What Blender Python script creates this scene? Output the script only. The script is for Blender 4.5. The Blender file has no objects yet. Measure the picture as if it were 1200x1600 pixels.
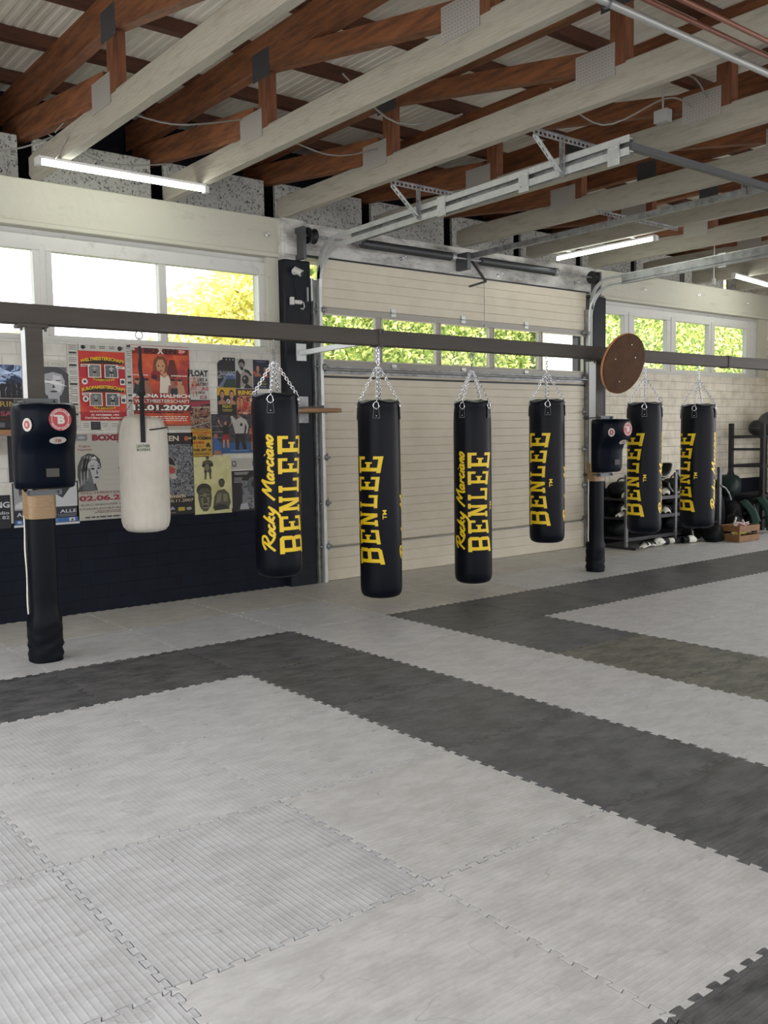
import bpy, bmesh, math, random
import numpy as np
from mathutils import Vector, Matrix
from mathutils.geometry import tessellate_polygon

SC = bpy.context.scene
COL = SC.collection
PI = math.pi
R = math.radians

# ------------------------------------------------------------------ camera, world, sun, exposure
CAM = Vector((-3.0943, -5.4088, 1.6021))
yaw, pitch, roll = 0.6723, -0.0820, -0.0161
fwd = Vector((math.sin(yaw) * math.cos(pitch), math.cos(yaw) * math.cos(pitch), math.sin(pitch)))
rt = Vector((math.cos(yaw), -math.sin(yaw), 0))
up = rt.cross(fwd)
r2 = math.cos(roll) * rt + math.sin(roll) * up
u2 = -math.sin(roll) * rt + math.cos(roll) * up
cd = bpy.data.cameras.new('camera')
cam = bpy.data.objects.new('camera', cd)
COL.objects.link(cam)
cd.sensor_fit = 'HORIZONTAL'
cd.sensor_width = 36
cd.lens = 1438.04 / 1200 * 36
cd.clip_start = 0.05
cd.clip_end = 300
mw = Matrix((r2, u2, -fwd)).transposed().to_4x4()
mw.translation = CAM
cam.matrix_world = mw
SC.camera = cam

SC.view_settings.view_transform = 'Standard'
SC.view_settings.look = 'None'
SC.view_settings.gamma = 1
SC.view_settings.use_curve_mapping = False
SC.view_settings.exposure = 0.0

world = bpy.data.worlds.new('world')
SC.world = world
world.use_nodes = True
wn = world.node_tree.nodes
bg = wn['Background']
bg.inputs[0].default_value = (0.975, 0.97, 1.0, 1)
bg.inputs[1].default_value = 3.7

sd = bpy.data.lights.new('sun', 'SUN')
sd.energy = 12.0
sd.angle = R(1.5)
sd.color = (1, 0.93, 0.8)
sun = bpy.data.objects.new('sun', sd)
COL.objects.link(sun)
sun.rotation_euler = (R(40), 0, R(-25))

# ------------------------------------------------------------------ materials
MC = {}


def mat(name, col, rough=0.6, metal=0.0, noise=None, bump=None, spec=0.5, coat=0.0, emit=None):
    """principled; noise=(scale, dark colour, lo, hi[, stretch]); bump=(scale, strength[, stretch])"""
    if name in MC:
        return MC[name]
    m = bpy.data.materials.new(name)
    m.use_nodes = True
    nt = m.node_tree
    b = nt.nodes['Principled BSDF']
    b.inputs['Base Color'].default_value = (*col, 1)
    b.inputs['Roughness'].default_value = rough
    b.inputs['Metallic'].default_value = metal
    b.inputs['Specular IOR Level'].default_value = spec
    b.inputs['Coat Weight'].default_value = coat
    if emit:
        b.inputs['Emission Color'].default_value = (*emit[0], 1)
        b.inputs['Emission Strength'].default_value = emit[1]
    tc = None

    def coords(st):
        tc = nt.nodes.new('ShaderNodeTexCoord')
        mp = nt.nodes.new('ShaderNodeMapping')
        mp.inputs['Scale'].default_value = st
        nt.links.new(tc.outputs['Object'], mp.inputs[0])
        return mp
    if noise:
        sc, dc, lo, hi = noise[:4]
        st = noise[4] if len(noise) > 4 else (1, 1, 1)
        mp = coords(st)
        n = nt.nodes.new('ShaderNodeTexNoise')
        n.inputs['Scale'].default_value = sc
        n.inputs['Detail'].default_value = 6
        n.inputs['Roughness'].default_value = 0.65
        rp = nt.nodes.new('ShaderNodeValToRGB')
        rp.color_ramp.elements[0].position = lo
        rp.color_ramp.elements[0].color = (*dc, 1)
        rp.color_ramp.elements[1].position = hi
        rp.color_ramp.elements[1].color = (*col, 1)
        nt.links.new(mp.outputs[0], n.inputs['Vector'])
        nt.links.new(n.outputs[0], rp.inputs[0])
        nt.links.new(rp.outputs[0], b.inputs['Base Color'])
    if bump:
        sc, stg = bump[:2]
        st = bump[2] if len(bump) > 2 else (1, 1, 1)
        mp = coords(st)
        n = nt.nodes.new('ShaderNodeTexNoise')
        n.inputs['Scale'].default_value = sc
        n.inputs['Detail'].default_value = 4
        bp = nt.nodes.new('ShaderNodeBump')
        bp.inputs['Strength'].default_value = stg
        bp.inputs['Distance'].default_value = 0.01
        nt.links.new(mp.outputs[0], n.inputs['Vector'])
        nt.links.new(n.outputs[0], bp.inputs['Height'])
        nt.links.new(bp.outputs[0], b.inputs['Normal'])
    MC[name] = m
    return m


def flat(col, rough=0.55):
    return mat('print_%.2f_%.2f_%.2f' % col, col, rough)


def photo(name, cols, scale=18):
    """mottled printed photograph"""
    if name in MC:
        return MC[name]
    m = bpy.data.materials.new(name)
    m.use_nodes = True
    nt = m.node_tree
    b = nt.nodes['Principled BSDF']
    b.inputs['Roughness'].default_value = 0.5
    tc = nt.nodes.new('ShaderNodeTexCoord')
    n = nt.nodes.new('ShaderNodeTexNoise')
    n.inputs['Scale'].default_value = scale
    n.inputs['Detail'].default_value = 5
    n.inputs['Distortion'].default_value = 1.2
    rp = nt.nodes.new('ShaderNodeValToRGB')
    el = rp.color_ramp.elements
    k = len(cols)
    el[0].position = 0.36
    el[0].color = (*cols[0], 1)
    el[1].position = 0.66
    el[1].color = (*cols[-1], 1)
    for i in range(1, k - 1):
        e = el.new(0.36 + 0.30 * i / (k - 1))
        e.color = (*cols[i], 1)
    nt.links.new(tc.outputs['Object'], n.inputs['Vector'])
    nt.links.new(n.outputs[0], rp.inputs[0])
    nt.links.new(rp.outputs[0], b.inputs['Base Color'])
    MC[name] = m
    return m


def brick_mat(name, col, mortar, dirt, bw, bh, rough=0.7):
    m = bpy.data.materials.new(name)
    m.use_nodes = True
    nt = m.node_tree
    L = nt.links
    b = nt.nodes['Principled BSDF']
    b.inputs['Roughness'].default_value = rough
    b.inputs['Specular IOR Level'].default_value = 0.2
    tc = nt.nodes.new('ShaderNodeTexCoord')
    sp = nt.nodes.new('ShaderNodeSeparateXYZ')
    ad = nt.nodes.new('ShaderNodeMath')
    ad.operation = 'ADD'
    cb = nt.nodes.new('ShaderNodeCombineXYZ')
    L.new(tc.outputs['Object'], sp.inputs[0])
    L.new(sp.outputs[0], ad.inputs[0])
    L.new(sp.outputs[1], ad.inputs[1])
    L.new(ad.outputs[0], cb.inputs[0])
    L.new(sp.outputs[2], cb.inputs[1])
    br = nt.nodes.new('ShaderNodeTexBrick')
    br.inputs['Color1'].default_value = (*col, 1)
    br.inputs['Color2'].default_value = (*[c * 0.93 for c in col], 1)
    br.inputs['Mortar'].default_value = (*mortar, 1)
    br.inputs['Scale'].default_value = 1
    br.inputs['Mortar Size'].default_value = 0.004
    br.inputs['Mortar Smooth'].default_value = 0.4
    br.inputs['Brick Width'].default_value = bw
    br.inputs['Row Height'].default_value = bh
    L.new(cb.outputs[0], br.inputs['Vector'])
    n = nt.nodes.new('ShaderNodeTexNoise')
    n.inputs['Scale'].default_value = 5
    n.inputs['Detail'].default_value = 7
    L.new(tc.outputs['Object'], n.inputs['Vector'])
    rp = nt.nodes.new('ShaderNodeValToRGB')
    rp.color_ramp.elements[0].position = 0.32
    rp.color_ramp.elements[0].color = (*dirt, 1)
    rp.color_ramp.elements[1].position = 0.55
    rp.color_ramp.elements[1].color = (1, 1, 1, 1)
    L.new(n.outputs[0], rp.inputs[0])
    mx = nt.nodes.new('ShaderNodeMix')
    mx.data_type = 'RGBA'
    mx.blend_type = 'MULTIPLY'
    mx.inputs[0].default_value = 1
    L.new(br.outputs['Color'], mx.inputs[6])
    L.new(rp.outputs[0], mx.inputs[7])
    L.new(mx.outputs[2], b.inputs['Base Color'])
    iv = nt.nodes.new('ShaderNodeMath')
    iv.operation = 'MULTIPLY_ADD'
    iv.inputs[1].default_value = -1
    L.new(br.outputs['Fac'], iv.inputs[0])
    n2 = nt.nodes.new('ShaderNodeTexNoise')
    n2.inputs['Scale'].default_value = 30
    L.new(tc.outputs['Object'], n2.inputs['Vector'])
    ml = nt.nodes.new('ShaderNodeMath')
    ml.operation = 'MULTIPLY'
    ml.inputs[1].default_value = 0.35
    L.new(n2.outputs[0], ml.inputs[0])
    L.new(ml.outputs[0], iv.inputs[2])
    bp = nt.nodes.new('ShaderNodeBump')
    bp.inputs['Strength'].default_value = 0.6
    bp.inputs['Distance'].default_value = 0.012
    L.new(iv.outputs[0], bp.inputs['Height'])
    L.new(bp.outputs[0], b.inputs['Normal'])
    return m


def mat_foam(name, col, dark, scuff, axis, strength=0.35, rough=0.43):
    """ribbed rubber floor mat: ribs along one axis, cloudy wear and scuffs"""
    m = bpy.data.materials.new(name)
    m.use_nodes = True
    nt = m.node_tree
    L = nt.links
    b = nt.nodes['Principled BSDF']
    b.inputs['Roughness'].default_value = rough
    b.inputs['Specular IOR Level'].default_value = 0.62
    tc = nt.nodes.new('ShaderNodeTexCoord')
    n = nt.nodes.new('ShaderNodeTexNoise')
    n.inputs['Scale'].default_value = 3.6
    n.inputs['Detail'].default_value = 9
    n.inputs['Roughness'].default_value = 0.78
    mp0 = nt.nodes.new('ShaderNodeMapping')
    mp0.inputs['Scale'].default_value = (1, 2.2, 1)
    mp0.inputs['Rotation'].default_value = (0, 0, 0.4)
    L.new(tc.outputs['Object'], mp0.inputs[0])
    L.new(mp0.outputs[0], n.inputs['Vector'])
    rp = nt.nodes.new('ShaderNodeValToRGB')
    rp.color_ramp.elements[0].position = 0.41
    rp.color_ramp.elements[0].color = (*dark, 1)
    rp.color_ramp.elements[1].position = 0.58
    rp.color_ramp.elements[1].color = (*col, 1)
    L.new(n.outputs[0], rp.inputs[0])
    # thin curved scuffs
    n2 = nt.nodes.new('ShaderNodeTexNoise')
    n2.inputs['Scale'].default_value = 1.7
    n2.inputs['Detail'].default_value = 2
    n2.inputs['Distortion'].default_value = 0.6
    mp1 = nt.nodes.new('ShaderNodeMapping')
    mp1.inputs['Scale'].default_value = (1, 1.8, 1)
    mp1.inputs['Rotation'].default_value = (0, 0, -0.7)
    L.new(tc.outputs['Object'], mp1.inputs[0])
    L.new(mp1.outputs[0], n2.inputs['Vector'])
    s1 = nt.nodes.new('ShaderNodeMath')
    s1.operation = 'MULTIPLY'
    s1.inputs[1].default_value = 9
    L.new(n2.outputs[0], s1.inputs[0])
    s2 = nt.nodes.new('ShaderNodeMath')
    s2.operation = 'FRACT'
    L.new(s1.outputs[0], s2.inputs[0])
    r2_ = nt.nodes.new('ShaderNodeValToRGB')
    e = r2_.color_ramp.elements
    e[0].position = 0.0
    e[0].color = (0, 0, 0, 1)
    e[1].position = 0.94
    e[1].color = (0, 0, 0, 1)
    q = e.new(0.97)
    q.color = (1, 1, 1, 1)
    q = e.new(1.0)
    q.color = (0, 0, 0, 1)
    L.new(s2.outputs[0], r2_.inputs[0])
    n3 = nt.nodes.new('ShaderNodeTexNoise')
    n3.inputs['Scale'].default_value = 4
    L.new(tc.outputs['Object'], n3.inputs['Vector'])
    r3 = nt.nodes.new('ShaderNodeValToRGB')
    r3.color_ramp.elements[0].position = 0.42
    r3.color_ramp.elements[1].position = 0.62
    L.new(n3.outputs[0], r3.inputs[0])
    mm = nt.nodes.new('ShaderNodeMath')
    mm.operation = 'MULTIPLY'
    L.new(r2_.outputs[0], mm.inputs[0])
    L.new(r3.outputs[0], mm.inputs[1])
    m2 = nt.nodes.new('ShaderNodeMath')
    m2.operation = 'MULTIPLY'
    m2.inputs[1].default_value = 0.8
    L.new(mm.outputs[0], m2.inputs[0])
    mx = nt.nodes.new('ShaderNodeMix')
    mx.data_type = 'RGBA'
    L.new(m2.outputs[0], mx.inputs[0])
    L.new(rp.outputs[0], mx.inputs[6])
    mx.inputs[7].default_value = (*scuff, 1)
    L.new(mx.outputs[2], b.inputs['Base Color'])
    wv = nt.nodes.new('ShaderNodeTexWave')
    wv.bands_direction = axis
    wv.inputs['Scale'].default_value = 12.5
    L.new(tc.outputs['Object'], wv.inputs['Vector'])
    bp = nt.nodes.new('ShaderNodeBump')
    bp.inputs['Strength'].default_value = strength
    bp.inputs['Distance'].default_value = 0.0022
    pw = nt.nodes.new('ShaderNodeMath')
    pw.operation = 'POWER'
    pw.inputs[1].default_value = 4.0
    L.new(wv.outputs['Fac'], pw.inputs[0])
    L.new(pw.outputs[0], bp.inputs['Height'])
    L.new(bp.outputs[0], b.inputs['Normal'])
    rr = nt.nodes.new('ShaderNodeMapRange')
    rr.inputs['To Min'].default_value = rough - 0.12
    rr.inputs['To Max'].default_value = rough + 0.15
    L.new(n.outputs[0], rr.inputs[0])
    L.new(rr.outputs[0], b.inputs['Roughness'])
    return m


def glass_mat():
    m = bpy.data.materials.new('window_glass')
    m.use_nodes = True
    nt = m.node_tree
    nt.nodes.clear()
    o = nt.nodes.new('ShaderNodeOutputMaterial')
    t = nt.nodes.new('ShaderNodeBsdfTransparent')
    t.inputs[0].default_value = (0.93, 0.96, 0.94, 1)
    g = nt.nodes.new('ShaderNodeBsdfGlossy')
    g.inputs['Roughness'].default_value = 0.02
    f = nt.nodes.new('ShaderNodeFresnel')
    f.inputs[0].default_value = 1.3
    mx = nt.nodes.new('ShaderNodeMixShader')
    ge = nt.nodes.new('ShaderNodeNewGeometry')
    sb = nt.nodes.new('ShaderNodeMath')
    sb.operation = 'SUBTRACT'
    sb.inputs[0].default_value = 1
    nt.links.new(ge.outputs['Backfacing'], sb.inputs[1])
    mu = nt.nodes.new('ShaderNodeMath')
    mu.operation = 'MULTIPLY'
    nt.links.new(f.outputs[0], mu.inputs[0])
    nt.links.new(sb.outputs[0], mu.inputs[1])
    nt.links.new(mu.outputs[0], mx.inputs[0])
    nt.links.new(t.outputs[0], mx.inputs[1])
    nt.links.new(g.outputs[0], mx.inputs[2])
    nt.links.new(mx.outputs[0], o.inputs[0])
    return m


def leaf_mat(name, c1, c2):
    m = bpy.data.materials.new(name)
    m.use_nodes = True
    nt = m.node_tree
    b = nt.nodes['Principled BSDF']
    b.inputs['Roughness'].default_value = 0.6
    n = nt.nodes.new('ShaderNodeTexNoise')
    n.inputs['Scale'].default_value = 2.5
    n.inputs['Detail'].default_value = 5
    tc = nt.nodes.new('ShaderNodeTexCoord')
    nt.links.new(tc.outputs['Object'], n.inputs['Vector'])
    rp = nt.nodes.new('ShaderNodeValToRGB')
    rp.color_ramp.elements[0].position = 0.38
    rp.color_ramp.elements[0].color = (*c1, 1)
    rp.color_ramp.elements[1].position = 0.62
    rp.color_ramp.elements[1].color = (*c2, 1)
    nt.links.new(n.outputs[0], rp.inputs[0])
    nt.links.new(rp.outputs[0], b.inputs['Base Color'])
    tl = nt.nodes.new('ShaderNodeBsdfTranslucent')
    nt.links.new(rp.outputs[0], tl.inputs[0])
    mx = nt.nodes.new('ShaderNodeMixShader')
    mx.inputs[0].default_value = 0.4
    nt.links.new(b.outputs[0], mx.inputs[1])
    nt.links.new(tl.outputs[0], mx.inputs[2])
    nt.links.new(mx.outputs[0], nt.nodes['Material Output'].inputs[0])
    return m


WHITE_BRICK = brick_mat('painted_block_white', (0.64, 0.625, 0.57), (0.50, 0.49, 0.44), (0.82, 0.80, 0.76), 0.25, 0.125)
WHITE_BRICK_R = brick_mat('painted_brick_white', (0.70, 0.65, 0.54), (0.33, 0.30, 0.25), (0.80, 0.78, 0.74), 0.36, 0.125)
NAVY_BRICK = brick_mat('painted_block_navy', (0.004, 0.007, 0.015), (0.002, 0.0035, 0.008), (0.7, 0.7, 0.7), 0.25, 0.125, 0.7)
CONC = mat('white_painted_concrete', (0.50, 0.49, 0.40), 0.7, noise=(3, (0.40, 0.39, 0.31), 0.26, 0.42, (1, 4, 4)), bump=(14, 0.4))
CONC_DIRTY = mat('dirty_painted_concrete', (0.60, 0.59, 0.55), 0.7, noise=(2.2, (0.16, 0.15, 0.13), 0.30, 0.58, (1, 3, 3)), bump=(14, 0.4))
PVC = mat('white_frame_plastic', (0.56, 0.555, 0.52), 0.45, noise=(9, (0.44, 0.43, 0.39), 0.25, 0.42))
GLASS = glass_mat()
NAVY = mat('navy_paint', (0.007, 0.009, 0.015), 0.42, noise=(6, (0.011, 0.012, 0.016), 0.35, 0.5), spec=0.2)
BEAM = mat('grey_white_painted_timber', (0.335, 0.31, 0.25), 0.75, noise=(4, (0.25, 0.23, 0.18), 0.28, 0.5, (5, 0.8, 5)), bump=(12, 0.5, (6, 0.6, 6)))
WOOD = mat('brown_timber', (0.25, 0.090, 0.031), 0.65, noise=(4, (0.10, 0.036, 0.015), 0.34, 0.62, (7, 0.8, 7)), bump=(10, 0.3, (6, 0.6, 6)))
WOOD_Z = mat('brown_timber_upright', (0.21, 0.075, 0.027), 0.65, noise=(4, (0.085, 0.03, 0.014), 0.34, 0.62, (7, 7, 0.8)))
PURLIN = mat('dark_timber', (0.11, 0.038, 0.017), 0.7, noise=(4, (0.06, 0.023, 0.013), 0.35, 0.6, (0.8, 7, 7)))
ROOF = mat('white_roof_sheet', (0.86, 0.83, 0.72), 0.45, noise=(1.6, (0.66, 0.62, 0.52), 0.3, 0.5, (3, 0.6, 1)))
GALV = mat('galvanised_steel', (0.66, 0.68, 0.66), 0.42, 0.5, noise=(7, (0.54, 0.56, 0.55), 0.35, 0.6))
GALV_D = mat('dull_galvanised_steel', (0.36, 0.37, 0.37), 0.5, 0.7, noise=(9, (0.2, 0.2, 0.2), 0.35, 0.6))
CHROME = mat('bright_chain_steel', (0.85, 0.86, 0.9), 0.18, 1.0)
STEEL = mat('brown_grey_rail_paint', (0.075, 0.066, 0.056), 0.62, 0.0, spec=0.25, noise=(3, (0.06, 0.053, 0.045), 0.35, 0.6, (0.5, 4, 4)))
STEEL_W = mat('white_strut_and_daylit_face', (0.72, 0.74, 0.74), 0.4, 0.1)  # the strut's own white; on the posts it stands in for daylight
DARKM = mat('black_metal', (0.018, 0.018, 0.02), 0.45, 0.3)
GREYM = mat('dark_grey_metal', (0.10, 0.105, 0.11), 0.45, 0.5)
RUST = mat('brown_pipe_paint', (0.17, 0.055, 0.03), 0.4, 0.1)
PIPE = mat('grey_pipe', (0.36, 0.36, 0.34), 0.35, 0.3)
DOORW = mat('cream_door_sheet', (0.61, 0.555, 0.44), 0.45, noise=(3, (0.56, 0.51, 0.395), 0.35, 0.6), bump=(120, 0.12))
DOORF = mat('grey_aluminium_frame', (0.30, 0.29, 0.26), 0.45, 0.4)
LEATHER = mat('black_leather', (0.004, 0.005, 0.009), 0.36, spec=0.12, bump=(9, 0.15, (1, 1, 0.6)))
LEATHER_P = mat('navy_black_pad_leather', (0.0025, 0.0045, 0.010), 0.34, spec=0.09, bump=(6, 0.2))
CANVAS = mat('off_white_canvas', (0.52, 0.49, 0.425), 0.75, noise=(3, (0.45, 0.42, 0.36), 0.35, 0.6), bump=(12, 0.5, (2.5, 2.5, 0.6)))
VINYL = mat('black_wrap_vinyl', (0.004, 0.005, 0.008), 0.42, spec=0.10, bump=(7, 0.35, (1, 1, 1)))
TAPE = mat('brown_packing_tape', (0.26, 0.165, 0.075), 0.35, bump=(20, 0.5, (1, 1, 3)))
YELLOW = mat('yellow_print', (0.80, 0.55, 0.004), 0.45)
WEB = mat('black_webbing', (0.008, 0.008, 0.010), 0.8)
BLACKR = mat('black_rubber', (0.012, 0.012, 0.013), 0.55)
PLY = mat('brown_veneer', (0.075, 0.032, 0.011), 0.6, spec=0.12, noise=(9, (0.052, 0.022, 0.008), 0.35, 0.6, (1, 1, 5)))
PLYE = mat('orange_plywood_edge', (0.55, 0.25, 0.10), 0.6)
CRATEW = mat('crate_wood', (0.22, 0.105, 0.035), 0.65, noise=(14, (0.13, 0.06, 0.02), 0.35, 0.6, (1, 6, 6)))
WOOL = mat('speckled_wood_wool', (0.46, 0.455, 0.42), 0.9, noise=(48, (0.02, 0.02, 0.018), 0.36, 0.47))
CONCFLOOR = mat('dark_screed_floor', (0.03, 0.03, 0.03), 0.8)
SHOEW = mat('white_gear_leather', (0.74, 0.74, 0.66), 0.45)
GREEN = mat('dark_green_gear', (0.012, 0.04, 0.03), 0.45, spec=0.2)
TUBEM = mat('lit_tube', (1, 1, 1), 0.4, emit=((0.95, 1.0, 0.90), 20))

# ------------------------------------------------------------------ mesh helpers


class MB:
    def __init__(s):
        s.v = []
        s.f = []
        s.m = []
        s.cur = 0
        s.mats = []
        s.smooth = set()

    def use(s, m):
        if m not in s.mats:
            s.mats.append(m)
        s.cur = s.mats.index(m)
        return s

    def add(s, vs, fs, smooth=False):
        o = len(s.v)
        s.v += [tuple(v) for v in vs]
        for f in fs:
            if smooth:
                s.smooth.add(len(s.f))
            s.f.append(tuple(i + o for i in f))
            s.m.append(s.cur)
        return s

    def box(s, x0, x1, y0, y1, z0, z1, M=None):
        vs = [Vector((x, y, z)) for x in (x0, x1) for y in (y0, y1) for z in (z0, z1)]
        if M is not None:
            vs = [M @ v for v in vs]
        return s.add(vs, [(0, 1, 3, 2), (4, 6, 7, 5), (0, 4, 5, 1), (2, 3, 7, 6), (0, 2, 6, 4), (1, 5, 7, 3)])

    def bar(s, a, b, w, h, up=(0, 0, 1)):
        """rectangular bar from a to b: w sideways, h along up"""
        a = Vector(a)
        b = Vector(b)
        d = (b - a).normalized()
        u = Vector(up)
        sd_ = d.cross(u)
        if sd_.length < 1e-4:
            sd_ = d.cross(Vector((1, 0, 0)))
        sd_.normalize()
        u = sd_.cross(d).normalized()
        vs = []
        for p in (a, b):
            for i, j in ((-1, -1), (1, -1), (1, 1), (-1, 1)):
                vs.append(p + sd_ * (i * w / 2) + u * (j * h / 2))
        return s.add(vs, [(0, 1, 2, 3), (7, 6, 5, 4), (0, 4, 5, 1), (1, 5, 6, 2), (2, 6, 7, 3), (3, 7, 4, 0)])

    def tube(s, pts, r, n=8, caps=True, closed=False):
        pts = [Vector(p) for p in pts]
        k = len(pts)
        rr = r if isinstance(r, (list, tuple)) else [r] * k
        vs = []
        prev = None
        for i, p in enumerate(pts):
            if closed:
                d = pts[(i + 1) % k] - pts[i - 1]
            else:
                d = pts[min(i + 1, k - 1)] - pts[max(i - 1, 0)]
            d.normalize()
            if prev is None:
                a = d.cross(Vector((0, 0, 1)))
                if a.length < 1e-3:
                    a = d.cross(Vector((1, 0, 0)))
            else:
                a = prev - d * prev.dot(d)
            a.normalize()
            prev = a
            b = d.cross(a)
            for j in range(n):
                t = 2 * PI * j / n
                vs.append(p + (a * math.cos(t) + b * math.sin(t)) * rr[i])
        fs = []
        for i in range(k if closed else k - 1):
            for j in range(n):
                a0 = i * n + j
                a1 = i * n + (j + 1) % n
                b0 = ((i + 1) % k) * n + j
                b1 = ((i + 1) % k) * n + (j + 1) % n
                fs.append((a0, a1, b1, b0))
        s.add(vs, fs, True)
        if caps and not closed:
            s.add(vs[:n], [tuple(range(n - 1, -1, -1))])
            s.add(vs[-n:], [tuple(range(n))])
        return s

    def lathe(s, prof, n=32, c=(0, 0, 0), axis='z', fn=None):
        """prof: list of (radius, height)"""
        vs = []
        for r, h in prof:
            for j in range(n):
                t = 2 * PI * j / n
                rr, hh = (r, h) if fn is None else fn(r, h, t)
                x, y, z = rr * math.cos(t), rr * math.sin(t), hh
                if axis == 'x':
                    x, y, z = z, x, y
                elif axis == 'y':
                    x, y, z = y, z, x
                vs.append((x + c[0], y + c[1], z + c[2]))
        fs = []
        for i in range(len(prof) - 1):
            for j in range(n):
                fs.append((i * n + j, i * n + (j + 1) % n, (i + 1) * n + (j + 1) % n, (i + 1) * n + j))
        s.add(vs, fs, True)
        s.add(vs[:n], [tuple(range(n - 1, -1, -1))])
        s.add(vs[-n:], [tuple(range(n))])
        return s

    def prism(s, poly, a0, a1, plane='xz'):
        """polygon extruded along the third axis"""
        n = len(poly)

        def P(p, a):
            if plane == 'xz':
                return (p[0], a, p[1])
            if plane == 'yz':
                return (a, p[0], p[1])
            return (p[0], p[1], a)
        vs = [P(p, a0) for p in poly] + [P(p, a1) for p in poly]
        fs = [tuple(range(n)), tuple(range(2 * n - 1, n - 1, -1))]
        fs += [(i, (i + 1) % n + 0, (i + 1) % n + n, i + n) for i in range(n)]
        return s.add(vs, fs)

    def ball(s, c, r, n=16, k=10, M=None):
        r = r if isinstance(r, (tuple, list)) else (r, r, r)
        vs = []
        for i in range(1, k):
            p = PI * i / k
            for j in range(n):
                t = 2 * PI * j / n
                v = Vector((r[0] * math.sin(p) * math.cos(t), r[1] * math.sin(p) * math.sin(t), r[2] * math.cos(p)))
                if M is not None:
                    v = M @ v
                vs.append(v + Vector(c))
        tp = Vector((0, 0, r[2]))
        bt = Vector((0, 0, -r[2]))
        if M is not None:
            tp, bt = M @ tp, M @ bt
        vs += [tp + Vector(c), bt + Vector(c)]
        fs = []
        for i in range(k - 2):
            for j in range(n):
                fs.append((i * n + j, (i + 1) * n + j, (i + 1) * n + (j + 1) % n, i * n + (j + 1) % n))
        T, B = len(vs) - 2, len(vs) - 1
        for j in range(n):
            fs.append((T, j, (j + 1) % n))
            fs.append((B, (k - 2) * n + (j + 1) % n, (k - 2) * n + j))
        return s.add(vs, fs, True)

    def build(s, name, m=None, parent=None, bevel=0, fixn=True):
        me = bpy.data.meshes.new(name)
        me.from_pydata(s.v, [], s.f)
        if s.mats:
            for q in s.mats:
                me.materials.append(q)
            me.polygons.foreach_set('material_index', s.m)
        else:
            me.materials.append(m)
        sm = [i in s.smooth for i in range(len(s.f))]
        me.polygons.foreach_set('use_smooth', sm)
        if fixn and len(s.f) < 60000:
            bm = bmesh.new()
            bm.from_mesh(me)
            bmesh.ops.recalc_face_normals(bm, faces=bm.faces)
            bm.to_mesh(me)
            bm.free()
        me.update()
        o = bpy.data.objects.new(name, me)
        COL.objects.link(o)
        if parent is not None:
            o.parent = parent
        if bevel:
            md = o.modifiers.new('bevel', 'BEVEL')
            md.width = bevel
            md.segments = 2
            md.limit_method = 'ANGLE'
        return o


def tag(o, label=None, cat=None, group=None, kind=None):
    if label:
        o['label'] = label
    if cat:
        o['category'] = cat
    if group:
        o['group'] = group
    if kind:
        o['kind'] = kind
    return o


def thing(name, label, cat, loc=(0, 0, 0), rz=0, group=None, rot=None):
    o = bpy.data.objects.new(name, None)
    o.empty_display_size = 0.1
    COL.objects.link(o)
    o.location = loc
    o.rotation_euler = rot if rot else (0, 0, rz)
    return tag(o, label, cat, group)


def struct(name, mb, m=None, parent=None, bevel=0):
    o = mb.build(name, m, parent, bevel)
    if parent is None:
        o['kind'] = 'structure'
    return o


def struct_empty(name):
    o = bpy.data.objects.new(name, None)
    COL.objects.link(o)
    o['kind'] = 'structure'
    return o


def bar1(a, b, w, h, up=(0, 0, 1)):
    return MB().bar(a, b, w, h, up)


TXT = {}


def text_tris(body, bold=0.0):
    """the built-in font as flat triangles, normalised to a 0..1 box (also returns the aspect)"""
    key = (body, bold)
    if key in TXT:
        return TXT[key]
    cu = bpy.data.curves.new('t', 'FONT')
    cu.body = body
    cu.size = 1
    cu.offset = bold
    cu.resolution_u = 3
    ob = bpy.data.objects.new('t', cu)
    COL.objects.link(ob)
    dg = bpy.context.evaluated_depsgraph_get()
    me = bpy.data.meshes.new_from_object(ob.evaluated_get(dg))
    vs = np.array([v.co[:2] for v in me.vertices]) if len(me.vertices) else np.zeros((1, 2))
    fs = [tuple(p.vertices) for p in me.polygons]
    bpy.data.objects.remove(ob)
    bpy.data.curves.remove(cu)
    bpy.data.meshes.remove(me)
    lo, hi = vs.min(0), vs.max(0)
    sz = np.maximum(hi - lo, 1e-6)
    TXT[key] = ((vs - lo) / sz, fs, sz[0] / sz[1])
    return TXT[key]


# ------------------------------------------------------------------ the setting: shell
XL, XR, YB = -5.2, 12.1, -10.5
struct('floor', MB().box(XL, XR, YB, 3.3, -0.2, -0.021), CONCFLOOR)
struct('ground', MB().box(-40, 60, 3.32, 60, -0.3, -0.05), mat('outdoor_ground', (0.30, 0.28, 0.25), 0.9))

w = MB()
w.use(WHITE_BRICK).box(XL, 2.23, 3.005, 3.3, 0.885, 2.50)
w.use(NAVY_BRICK).box(XL, 2.23, 3.005, 3.3, -0.02, 0.885)
w.use(WHITE_BRICK_R).box(7.6, XR, 3.005, 3.3, 0.80, 2.50)
w.use(NAVY_BRICK).box(7.6, XR, 3.005, 3.3, -0.02, 0.80)
w.use(CONC).box(2.09, 2.23, 3.005, 3.3, 2.50, 3.5)
w.use(CONC).box(11.83, XR, 3.005, 3.3, 2.50, 3.5)
struct('wall_back', w)
w = MB().use(WHITE_BRICK_R)      # right side: solid by the windows, open garage doorways further down the hall
w.box(XR, XR + 0.25, 0.9, 3.3, -0.02, 5.0).box(XR, XR + 0.25, YB, 0.9, 3.6, 5.0)
for y in (YB, -7.1, -3.2):
    w.box(XR, XR + 0.25, y, y + 0.4, -0.02, 3.6)
struct('wall_right', w)
w = MB().use(CONC)
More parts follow.
